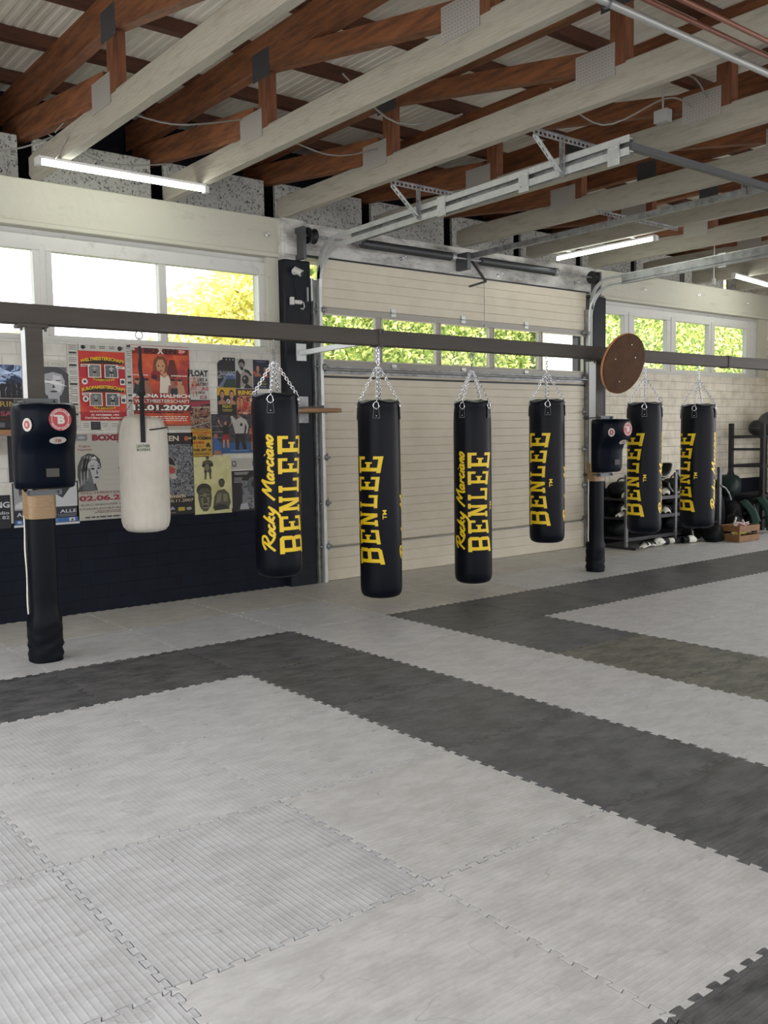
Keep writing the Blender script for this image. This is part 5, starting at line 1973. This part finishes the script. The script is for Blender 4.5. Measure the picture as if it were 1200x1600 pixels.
p = Poster('dark photo poster of a bright-lit ring walk, top left of the small cluster', (1.47, 2.125, 1.675, 2.43), '#131418', outline=[(0, 0), (1, 0), (1, 1), (.32, 1), (.30, .93), (.10, .88), (0, .78)])
p.rect(CROWDG, 0.0, .30, 1, .55).poly('#5a6478', [(0, .02), (.35, .30), (.5, .30), (.25, .0)]).poly('#1f3326', [(.3, 0), (.55, .30), (1, .28), (1, 0)])
for i in range(5):
    p.ell('#7e8ba8', .5 + i * .1, .42 + .04 * (i % 2), .05, .05).rect('#3b4d80', .46 + i * .1, .28, .54 + i * .1, .38)
p.ell('#b9bcc4', .50, .93, .03).ell('#b9bcc4', .70, .93, .03).ell('#b9bcc4', .88, .93, .03).done()
p = Poster('black-and-white poster of a boxer raising a glove on pale grey', (1.675, 2.12, 1.885, 2.425), '#a6a59f')
p.poly('#1a1817', [(.0, .0), (.28, .0), (.30, .45), (.10, .62), (.02, .55)]).poly('#8b8378', [(.25, .05), (.30, .50), (.50, .62), (.75, .60), (.95, .40), (.98, .05)]).poly('#1d1b19', [(.50, .66), (.75, .62), (.95, .45), (.85, .42), (.70, .52), (.52, .56)])
p.ell('#1a1614', .36, .84, .19, .15).poly('#7a7068', [(.20, .76), (.30, .60), (.46, .64), (.50, .80), (.40, .88), (.24, .86)]).ell('#1a1614', .28, .76, .04, .015).poly('#1a1614', [(.22, .72), (.38, .60), (.48, .64), (.40, .72)])
p.ell('#151312', .55, .30, .19, .15).ell('#8a8378', .50, .34, .05, .04).poly('#1a1817', [(.45, .0), (.6, .18), (.98, .02), (.9, 0)]).done()
p = Poster('navy poster of two fighters under title, top right of the small cluster', (1.885, 2.12, 2.085, 2.42), '#161b2e')
p.text('#6f7896', 'WORLD', .25, .91, .75, .96).bust(.28, .42, .42, '#9a6a50', '#1c1512', '#8c5a40', '#241512', .8, False, '#b58468').bust(.72, .40, .40, '#8a5a42', '#1c1512', '#a04a2c', '#241512', .8, False, '#a87a5e')
p.ell('#a83a2a', .08, .55, .09).ell('#b0602c', .92, .62, .09).lines('#8f8a30', .25, .22, .75, .27, 1, .5, 3).text('#a8a44a', 'SATURDAY', .2, .14, .8, .19).lines('#8a8c98', .2, .05, .8, .10, 1, .5, 5).done()
p = Poster('yellow-topped poster of two shirtless boxers, second row of the small cluster', (1.46, 1.845, 1.675, 2.13), '#1c1813')
p.rect('#b5921c', 0, .70, 1, 1).bust(.25, .38, .52, '#9c6e54', '#1a1512', '#9c6e54', '#2a1a12', .8, False, '#b68a6c').bust(.75, .38, .52, '#a5775a', '#1a1512', '#a5775a', '#2a1a12', .8, False, '#bb9072')
p.ell('#c0bcb4', .56, .50, .10).ell('#6a4a3c', .56, .50, .05).rect('#1c1813', 0, 0, 1, .37).text('#b8a428', 'FIGHT', .25, .25, .75, .36, .03).lines('#a89a40', .2, .12, .8, .22, 2, .5, 2).done()
p = Poster('red-brown boxing magazine cover headed RING, right of the yellow-topped poster', (1.675, 1.845, 1.925, 2.115), '#2a1712')
p.rect(WARM, .02, .05, .88, .75).rect('#3a1d22', 0, .80, .9, 1).text('#c9a52a', 'RING', .10, .76, .80, .93, .05, 0.02)
p.bust(.25, .20, .50, '#b5764e', '#3a1c14', '#a0402a', '#3a1a12', .75, False, '#c98e66').bust(.68, .22, .50, '#c0784a', '#4a2414', '#b04a28', '#3a1a12', .75, False, '#d09868').ell('#a8382c', .45, .42, .12).rect('#b8552c', .35, .02, .55, .14).text('#d8cfc0', 'KO', .3, .04, .5, .12).done()

# big ring scene
p = Poster('large colour photo poster of referee raising a boxer\'s arm on blue canvas', (1.385, 1.44, 1.925, 1.855), '#14161c')
p.rect(photo('photo_dark_hall', [C_('#0d0f14'), C_('#232a3a'), C_('#4a3c38'), C_('#151a26')], 22), 0, .22, 1, 1).rect('#2c5078', .10, 0, 1, .30).rect('#b8b5ac', .22, 0, 1, .03)
for v in (.42, .56, .70):
    p.rect('#8c8880', 0, v, .35, v + .012)
p.rect('#6a2025', .75, .50, 1, .515)
p.boxer(.29, .17, .66, '#b07a60', '#8c1c24', '#3a2218', '#1c1a1c', '#b07a60', .95, True)
p.poly('#a8a59e', [(.50, .50), (.68, .50), (.73, .86), (.62, .94), (.52, .86), (.44, .96), (.40, .94)]).poly('#17181b', [(.50, .10), (.56, .10), (.60, .45), (.66, .12), (.74, .12), (.68, .52), (.50, .52)]).ell('#7a5a4a', .58, .95, .035, .045).poly('#a8a59e', [(.70, .82), (.75, .68), (.72, .52), (.76, .52), (.79, .70), (.74, .86)]).ell('#17181b', .63, .74, .03)
p.boxer(.89, .10, .72, '#a06a55', '#8c1c24', '#2a1a14', '#8c2c28', '#a06a55', .75)
p.poly('#36598c', [(0, .0), (0, .40), (.08, .42), (.17, .30), (.19, .0)]).ell('#8a6450', .07, .46, .045, .06).poly('#96694e', [(.02, 0), (.04, .12), (.16, .10), (.2, 0)]).lines('#6f90b8', .35, .07, .8, .12, 2, .4, 2)
p.done()
p = Poster('black-and-white close-up boxer poster beside the first black bag', (1.60, 0.85, 1.925, 1.27), '#17181a')
p.rect(CROWDG, .35, .05, 1, .75).poly('#6d6f72', [(.30, .10), (.45, .10), (.65, .45), (.55, .60), (.42, .42)]).ell('#4f5256', .75, .62, .22, .22).ell('#1a1b1d', .80, .66, .10, .10).poly('#9a9c9e', [(.25, .04), (.6, .04), (.52, .20), (.3, .18)])
p.lines('#b9b9b7', .06, .90, .62, .97, 2, .5, 2).lines('#a9a9a7', .06, .70, .38, .84, 4, .4, 4).done()
p = Poster('pale strip of paper with black emblem above the close-up boxer poster', (1.60, 1.285, 1.90, 1.40), '#a8a59a')
p.rect('#3a3b3d', .02, .25, .18, .75).text('#c0beb5', 'M', .05, .32, .14, .68).ell('#1c1d20', .92, .5, .10, .42).text('#bfbdb5', 'B', .86, .3, .97, .7).done()
p = Poster('blue-footed black-and-white poster reading HALLE, behind the left post', (-0.60, 0.845, -0.01, 1.24), '#191d26')
p.rect('#8e9092', .02, .38, .30, 1).rect('#23262c', .50, .38, .98, 1).bust(.17, .42, .52, '#7a7c7f', '#2a2c30', '#b9babb', '#17181a', 1.0, False, '#a2a4a6').poly('#b3b5b6', [(.60, .75), (.75, .62), (.95, 1), (.98, .95), (.98, .42), (.62, .42)])
p.text('#b9bcc0', 'ALLE', .70, .27, .96, .35, .02).text('#b9bcc0', 'ALI', .05, .24, .20, .33, .02).lines('#7c8088', .65, .18, .97, .25, 2, .4, 2).rect('#2c5c94', .02, .06, .98, .16).rect('#b9bcc0', .84, .07, .93, .15).poly('#23262c', [(.86, .08), (.91, .08), (.89, .14)]).text('#c9ccd0', 'BL', .06, .09, .13, .14).rect('#b9bcbc', 0, 0, 1, .05).lines('#8faed0', .16, .08, .7, .14, 2, .4, 3).done()
p = Poster('black poster with white letters at the lower left picture edge', (-1.1, 0.845, -0.62, 1.14), '#0f1219')
p.text('#b9bcbf', 'BOXING', .30, .62, .985, .80, .03).text('#a5a8ab', 'Studio', .62, .42, .97, .52).text('#a5a8ab', 'seit 82', .62, .28, .97, .38).done()
p = Poster('narrow blue-black paper strip below the left edge shelf', (-0.62, 1.25, -0.50, 1.66), '#141a24')
p.rect('#4a7896', .35, .45, .75, .92).rect('#1c2634', .1, .02, .9, .40).done()

# ------------------------------------------------------------------ gear by the right wall
GX = 7.32
t = thing('gear_rack', 'low grey perforated steel rack crowded with boxing gear, right of far post', 'rack', (GX, 2.35, 0))
for xx in (0.0, 1.15, 1.95):
    for yy in (0.0, 0.5):
        m_ = MB().box(xx - 0.025, xx + 0.025, yy - 0.015, yy + 0.015, 0, 1.02)
        m_.build('upright', GREYM, t)
    m_ = MB()
    for k_ in range(18):
        m_.box(xx - 0.008, xx + 0.008, -0.0165, -0.0150, 0.06 + k_ * 0.053, 0.075 + k_ * 0.053)
    m_.build('slot_row', mat('slot_grey', (0.22, 0.22, 0.22), 0.6), t)
    MB().box(xx - 0.03, xx + 0.03, -0.18, 0.55, 0.0, 0.03).build('foot', DARKM, t)
for z in (0.14, 0.42, 0.68):
    MB().box(-0.02, 1.97, 0.0, 0.50, z - 0.012, z + 0.012).box(-0.02, 1.97, -0.012, 0.0, z - 0.035, z + 0.012).build('shelf', DARKM, t)


def shin_guard(lab, loc, rz, L_=0.30, tilt=0.0, w_=0.07, group='gear on the low rack'):
    t = thing('shin_guard', lab, 'shin guard', loc, rot=(0, tilt, rz))
    vs = []
    N, K = 12, 9
    for i in range(N + 1):
        u = i / N
        wd = w_ * (0.65 + 0.5 * math.sin(PI * min(1, u * 1.15)))
        for j in range(K):
            a = PI * j / (K - 1)
            vs.append(((u - 0.5) * L_, -math.cos(a) * wd, 0.012 + math.sin(a) * wd * 0.75 + 0.03 * math.sin(PI * u)))
    m_ = MB()
    m_.add(vs, [(i * K + j, i * K + j + 1, (i + 1) * K + j + 1, (i + 1) * K + j) for i in range(N) for j in range(K - 1)], True)
    o = m_.build('shell', SHOEW, t)
    md = o.modifiers.new('s', 'SOLIDIFY')
    md.thickness = 0.018
    m_ = MB()
    for u in (-0.28, 0.0, 0.26):
        pts = [(u * L_, -math.cos(a) * w_ * 1.17, 0.024 + math.sin(a) * w_ * 0.9 + 0.025) for a in [PI * q_ / 8 for q_ in range(9)]]
        m_.tube(pts, 0.011, 6)
    m_.build('strap', WEB, t)
    return t


def glove(lab, loc, rz, m1, m2, tilt=0.0, s=1.0):
    t = thing('boxing_glove', lab, 'boxing glove', loc, rot=(0, tilt, rz))
    m_ = MB()
    m_.ball((0.05 * s, 0, 0.075 * s), (0.10 * s, 0.07 * s, 0.068 * s), 16, 10)
    m_.ball((0.11 * s, 0, 0.06 * s), (0.06 * s, 0.065 * s, 0.055 * s), 14, 8)
    m_.build('fist', m1, t)
    MB().tube([(-0.01 * s, 0.055 * s, 0.07 * s), (0.05 * s, 0.085 * s, 0.075 * s), (0.10 * s, 0.07 * s, 0.07 * s)], [0.024 * s, 0.028 * s, 0.02 * s], 10).build('thumb', m1, t)
    MB().tube([(-0.13 * s, 0, 0.068 * s), (-0.04 * s, 0, 0.072 * s), (0.0, 0, 0.074 * s)], [0.056 * s, 0.05 * s, 0.054 * s], 14).build('cuff', m2, t)
    return t


def kick_pad(lab, loc, rz, tilt, m1, H=0.55):
    t = thing('kick_pad', lab, 'kick pad', loc, rot=(tilt, 0, rz))
    prof_ = []
    n_ = 10
    out, inn = [], []
    for i in range(n_ + 1):
        u = i / n_
        y = -0.07 * math.sin(PI * u)
        out.append((y - 0.06, u * H))
        inn.append((y + 0.05, u * H))
    m_ = MB().prism(out + inn[::-1], -0.13, 0.13, 'yz')
    m_.build('pad_body', m1, t, bevel=0.02)
    m_ = MB()
    for z in (0.38, 0.62):
        m_.tube([(-0.09, 0.0, z * H - 0.0), (-0.09, 0.05, z * H), (0.09, 0.05, z * H), (0.09, 0.0, z * H)], 0.014, 6)
    m_.build('arm_strap', WEB, t)
    MB().prism([(-0.06, 0.12), (0.06, 0.12), (0.075, 0.30), (0, 0.40), (-0.075, 0.30)], -0.142, -0.128, 'xz').build('printed_panel', mat('grey_green_print', (0.10, 0.16, 0.14), 0.5), t)
    return t


def lump(lab, loc, r_, m1, name='gear_bag', cat='bag', seed=0, rz=0.0):
    t = thing(name, lab, cat, loc, rz)
    rr = random.Random(seed)
    ph = [rr.uniform(0, 6) for _ in range(6)]
    vs = []
    N, K = 24, 12
    for i in range(K + 1):
        p_ = PI * i / K
        for j in range(N):
            a = 2 * PI * j / N
            e = 1 + 0.07 * math.sin(3 * a + ph[0] + 2 * p_) + 0.05 * math.sin(5 * a + ph[1]) * math.sin(p_ * 3 + ph[2])
            c, s = math.cos(a), math.sin(a)
            k = (abs(c) ** 3 + abs(s) ** 3) ** (-1 / 3)
            sp, cp = math.sin(p_), math.cos(p_)
            z = cp if cp > -0.8 else -0.8
            vs.append((r_[0] * k * c * sp ** 0.6 * e if sp > 0 else 0, r_[1] * k * s * sp ** 0.6 * e if sp > 0 else 0, r_[2] * (z + 0.8) / 1.8))
    fs = [(i * N + j, (i + 1) * N + j, (i + 1) * N + (j + 1) % N, i * N + (j + 1) % N) for i in range(K) for j in range(N)]
    m_ = MB()
    m_.add(vs, fs, True)
    m_.build('bag_body', m1, t)
    pts = [(r_[0] * 0.45 * math.cos(a), -r_[1] * 0.2, r_[2] * (0.93 + 0.28 * math.sin(a))) for a in [PI * q_ / 10 for q_ in range(11)]]
    MB().tube(pts, 0.012, 6).build('carry_handle', WEB, t)
    return t


BLK = mat('black_gear_fabric', (0.006, 0.007, 0.008), 0.55, spec=0.15, bump=(12, 0.6))
shin_guard('pale shin guard lying on the top rack shelf beside the far post', (GX + 0.13, 2.42, 0.692), 0.4, 0.28)
shin_guard('pale shin guard on the top rack shelf, left of the fifth black bag', (GX + 0.36, 2.42, 0.692), -0.7, 0.26)
shin_guard('upper of two pale shin guards on the middle rack shelf', (GX + 0.12, 2.42, 0.520), 0.4, 0.34)
shin_guard('lower of two pale shin guards on the middle rack shelf', (GX + 0.12, 2.42, 0.432), -0.3, 0.34)
shin_guard('white shin guard on the floor by the rack foot', (GX + 0.34, 2.24, 0.0), 0.1, 0.34, 0, 0.055)
shin_guard('pale shin guard on the top rack shelf between the last two black bags', (GX + 1.04, 2.47, 0.692), 0.9, 0.26)
shin_guard('pale shin guard on the middle rack shelf between the last two black bags', (GX + 1.00, 2.45, 0.432), 1.2, 0.26)
glove('white-trimmed glove on the floor under the fifth black bag', (7.98, 2.24, 0.0), 2.9, SHOEW, WEB, 0, 0.85)
glove('smaller white-trimmed glove on the floor right of the larger one', (8.28, 2.25, 0.0), 2.4, SHOEW, WEB, 0, 0.66)
glove('white glove with dark cuff lying on the floor below the rack', (8.52, 2.16, 0.0), -0.3, SHOEW, BLK, 0, 0.8)
glove('black glove on the middle rack shelf behind the last black bag', (GX + 1.42, 2.50, 0.432), 0.4, BLK, WEB, 0, 1.1)
glove('black glove with white cuff at the top shelf end', (GX + 1.78, 2.47, 0.692), 3.6, BLK, SHOEW, 0, 1.1)
ln = ['left', 'middle', 'right']
for i, (z, nm) in enumerate(((0.152, 'bottom'), (0.432, 'middle'), (0.692, 'top'))):
    for j, xx in enumerate((0.36, 1.0, 1.64)):
        lump('black gear bag at the back of the %s rack shelf, %s one of three' % (nm, ln[j]), (GX + xx, 2.71, z), (0.25, 0.11, 0.22 + 0.02 * ((i + j) % 2)), BLK, seed=20 + i * 3 + j)


def belly_pad(lab, loc, rz, r_=0.24):
    t = thing('belly_pad', lab, 'belly pad', loc, rz)
    out = [(r_ * math.cos(a), 0.9 * r_ * math.sin(a)) for a in [PI + PI * q_ / 16 for q_ in range(17)]]
    inn = [(r_ * 0.72 * math.cos(a), 0.66 * r_ * math.sin(a) + 0.01) for a in [2 * PI - PI * q_ / 16 for q_ in range(17)]]
    MB().prism([(a, b + r_ * 0.9) for a, b in out + inn], -0.07, 0.07, 'xz').build('pad_body', BLK, t, bevel=0.015)
    e = [(r_ * 0.86 * math.cos(a), -0.075, r_ * 0.9 + 0.80 * r_ * math.sin(a)) for a in [PI + 0.15 + (PI - 0.3) * q_ / 16 for q_ in range(17)]]
    MB().tube(e, 0.012, 6).build('piping', mat('grey_piping', (0.30, 0.31, 0.28), 0.5), t)
    return t


belly_pad('black belly pad with grey piping, topmost on the rack between last two bags', (GX + 1.30, 2.72, 0.915), 0.05, 0.24)
belly_pad('black belly pad with grey piping below the topmost one', (GX + 1.30, 2.50, 0.692), -0.05, 0.22)
belly_pad('black belly pad with grey piping leaning on the rack front, on the floor', (GX + 1.50, 2.27, 0.0), 0.1, 0.22)
lump('large black gear bag on the floor below the last black bag', (8.96, 2.04, 0), (0.15, 0.14, 0.24), BLK, seed=2)
lump('low black gear bag on the floor directly behind the wooden crate', (9.78, 2.20, 0), (0.16, 0.13, 0.34), BLK, seed=3)
lump('tall black gear bag behind the wooden crate', (9.84, 2.68, 0), (0.25, 0.20, 0.74), BLK, seed=4)
lump('dark green gear bag on the pile behind the crate', (10.38, 2.66, 0.57), (0.20, 0.18, 0.34), mat('green_black_bag', (0.008, 0.018, 0.016), 0.4, spec=0.2, bump=(8, 0.8)), seed=5)
lump('black gear bag at the right edge behind the leaning kick pads', (10.38, 2.66, 0), (0.20, 0.20, 0.50), BLK, seed=6)
lump('black gear bag at the right picture edge under the tall rack', (11.25, 2.59, 0), (0.38, 0.17, 0.50), BLK, seed=8)
kick_pad('dark green kick pad leaning behind the crate, left of its twin', (10.05, 2.02, 0.06), 0.55, -0.35, GREEN, 0.50)
kick_pad('dark green kick pad leaning at the right edge, right of its twin', (10.50, 2.02, 0.06), 0.45, -0.30, GREEN, 0.52)
t = thing('pole', 'grey upright steel pole standing behind the crate', 'pole', (9.50, 2.28, 0))
MB().box(-0.03, 0.03, -0.02, 0.02, 0, 0.98).box(-0.035, 0.035, -0.025, 0.025, 0.98, 1.06).box(-0.12, 0.12, -0.10, 0.10, 0, 0.02).build('shaft', GREYM, t)
MB().tube([(0.0, -0.03, 0.78), (0.10, -0.04, 0.74), (0.18, -0.05, 0.66), (0.24, -0.05, 0.55)], 0.013, 8).build('arm', GALV_D, t)

# crate with ropes
t = thing('wooden_crate', 'small slatted brown wooden crate with jump ropes on the mat', 'crate', (9.30, 1.83, 0), R(-3))
cw, cdp, chh = 0.25, 0.17, 0.235
for x0, x1, y0, y1 in ((-cw, cw, -cdp, -cdp + 0.014), (-cw, cw, cdp - 0.014, cdp)):
    for z0, z1 in ((0.01, 0.095), (0.150, chh)):
        MB().box(x0, x1, y0, y1, z0, z1).build('slat', CRATEW, t)
for x0 in (-cw, cw - 0.014):
    for z0, z1 in ((0.01, 0.095), (0.150, chh)):
        MB().box(x0, x0 + 0.014, -cdp + 0.014, cdp - 0.014, z0, z1).build('slat', CRATEW, t)
for xx in (-cw + 0.014, cw - 0.044):
    for yy in (-cdp + 0.014, cdp - 0.044):
        MB().box(xx, xx + 0.03, yy, yy + 0.03, 0, chh).build('corner_post', CRATEW, t)
MB().box(-cw + 0.01, cw - 0.01, -cdp + 0.01, cdp - 0.01, 0.004, 0.012).build('base_board', CRATEW, t)
rr = random.Random(8)
for i, (lab, c, col) in enumerate((('yellow jump rope coiled inside the wooden crate', (9.25, 1.80, 0.10), (0.55, 0.50, 0.08)), ('white jump rope looped above the crate rim', (9.35, 1.83, 0.20), (0.65, 0.63, 0.58)),
                                   ('red-handled jump rope sticking out of the crate', (9.42, 1.84, 0.19), (0.45, 0.08, 0.06)))):
    t = thing('jump_rope', lab, 'jump rope', c)
    pts = []
    for k_ in range(40):
        a = k_ * 0.55
        pts.append((0.11 * math.cos(a) * (1 + 0.1 * rr.random()) - (0.06 if i == 2 else 0), 0.06 * math.sin(a * 0.93), 0.02 * math.sin(a * 1.7 + i) + k_ * 0.0008 + (0.05 * max(0, math.sin(a * 0.6)) if i else 0)))
    mm_ = mat('rope_%d' % i, col, 0.5)
    MB().tube(pts, 0.006, 5).build('cord', mm_, t)
    MB().tube([pts[-1], (pts[-1][0] + 0.05, pts[-1][1], pts[-1][2] + 0.09)], 0.011, 8).tube([pts[0], (pts[0][0] - 0.08, pts[0][1], pts[0][2] + 0.08)], 0.011, 8).build('handle', mat('rope_handle', (0.6, 0.58, 0.52), 0.5), t)
# tall black ball rack
t = thing('ball_rack', 'tall black metal rack with dark balls at the right edge', 'rack', (11.15, 2.55, 0))
for xx, yy in ((-0.42, 0.28), (-0.30, -0.20), (0.62, 0.28), (0.62, -0.20)):
    MB().box(xx - 0.035, xx + 0.035, yy - 0.03, yy + 0.03, 0, 1.72).build('upright', DARKM, t)
for z in (0.55, 1.03, 1.30, 1.50):
    m_ = MB().bar((-0.36, -0.20, z), (0.62, -0.20, z), 0.04, 0.05) if z != 1.30 else MB()
    m_.bar((-0.42, 0.28, z), (-0.30, -0.20, z), 0.035, 0.04)
    if z != 1.30:
        m_.bar((-0.42, 0.28, z), (0.62, 0.28, z), 0.04, 0.05)
    m_.build('crossbar', DARKM, t)
for lab, c, r_, m1 in (('dark grey medicine ball on the tall rack, left one', (11.08, 2.59, 1.64), 0.13, BLACKR), ('shiny dark silver ball on the tall rack at the right edge', (11.50, 2.59, 1.71), 0.20, mat('silver_ball', (0.09, 0.09, 0.10), 0.25, 0.4))):
    o = thing('exercise_ball', lab, 'ball', c)
    MB().ball((0, 0, 0), r_, 24, 16).build('ball_body', m1, o)
    MB().tube([(r_ * 1.002 * math.cos(a), r_ * 1.002 * math.sin(a), 0) for a in [2 * PI * q_ / 24 for q_ in range(24)]], 0.004, 5, closed=True).build('seam', GREYM, o)

# ------------------------------------------------------------------ outside


def foliage(name, lab, cat, boxes, n_, size, m1, core=None, seed=1, trunk=None):
    t = thing(name, lab, cat, (0, 0, 0))
    rs = np.random.RandomState(seed)
    vs, fs = [], []
    tot = sum(b[6] for b in boxes)
    for x0, x1, y0, y1, z0, z1, wgt, kind in boxes:
        k = int(n_ * wgt / tot)
        c = rs.rand(k, 3)
        if kind == 'e':
            d = rs.normal(size=(k, 3))
            d /= np.linalg.norm(d, axis=1)[:, None]
            c = 0.5 + d * (rs.rand(k, 1) ** 0.45) * 0.5
        P = np.array([x0, y0, z0]) + c * np.array([x1 - x0, y1 - y0, z1 - z0])
        P[:, 2] += 0.18 * np.sin(P[:, 0] * 2.3) * c[:, 2] + 0.1 * np.sin(P[:, 0] * 7.1) * c[:, 2]
        a = rs.normal(size=(k, 3))
        a /= np.linalg.norm(a, axis=1)[:, None]
        b = np.cross(a, rs.normal(size=(k, 3)))
        b /= np.linalg.norm(b, axis=1)[:, None]
        s = size * (0.6 + 0.8 * rs.rand(k, 1))
        o = len(vs)
        Q = np.stack([P - a * s, P - b * s * 0.45, P + a * s, P + b * s * 0.45], 1).reshape(-1, 3)
        vs += Q.tolist()
        fs += [(o + 4 * i, o + 4 * i + 1, o + 4 * i + 2, o + 4 * i + 3) for i in range(k)]
    m_ = MB()
    m_.v = [tuple(v) for v in vs]
    m_.f = fs
    m_.m = [0] * len(fs)
    m_.build('foliage', m1, t, fixn=False)
    if core:
        MB().box(*core).build('branch_mass', mat('dark_twigs', (0.12, 0.18, 0.04), 0.9), t)
    if trunk:
        MB().tube(trunk, [0.16] + [0.1] * (len(trunk) - 2) + [0.04], 10).build('trunk', mat('bark', (0.12, 0.09, 0.06), 0.9), t)
    return t


LEAF = leaf_mat('hedge_leaf', (0.46, 0.54, 0.14), (0.88, 0.86, 0.45))
LEAF2 = leaf_mat('yellow_leaf', (0.62, 0.60, 0.20), (0.90, 0.84, 0.42))
foliage('hedge', 'tall sunlit yellow-green hedge outside the roller door windows', 'hedge', [(5.3, 24, 7.6, 8.6, 0.2, 5.4, 1, 'b')], 90000, 0.055, LEAF, (5.6, 24, 7.95, 8.4, 0, 4.9), 1)
foliage('hedge', 'low yellow-green hedge outside below the left windows', 'hedge', [(-8, 4.9, 7.6, 8.5, 0.2, 3.0, 1, 'b')], 26000, 0.055, LEAF, (-8, 4.9, 7.9, 8.3, 0, 2.7), 2)
foliage('tree', 'yellowish leafy tree outside the right pane of the left windows', 'tree', [(4.1, 6.2, 9.0, 10.8, 2.6, 4.7, 1, 'e'), (4.8, 7.6, 9.0, 10.8, 3.0, 5.3, 1.2, 'e')], 4600, 0.085, LEAF2, None, 3, [(5.8, 9.9, 0), (5.8, 9.9, 2.0), (5.7, 9.9, 4.4)])
t = thing('garden_wall', 'white rendered wall end outside the last door window pane', 'wall', (11.8, 7.2, 0))
MB().box(-0.55, 0.45, -0.15, 0.15, -0.05, 4.6).box(-0.6, 0.5, -0.2, 0.2, 4.6, 4.68).build('masonry', mat('white_render', (0.8, 0.8, 0.8), 0.7), t)
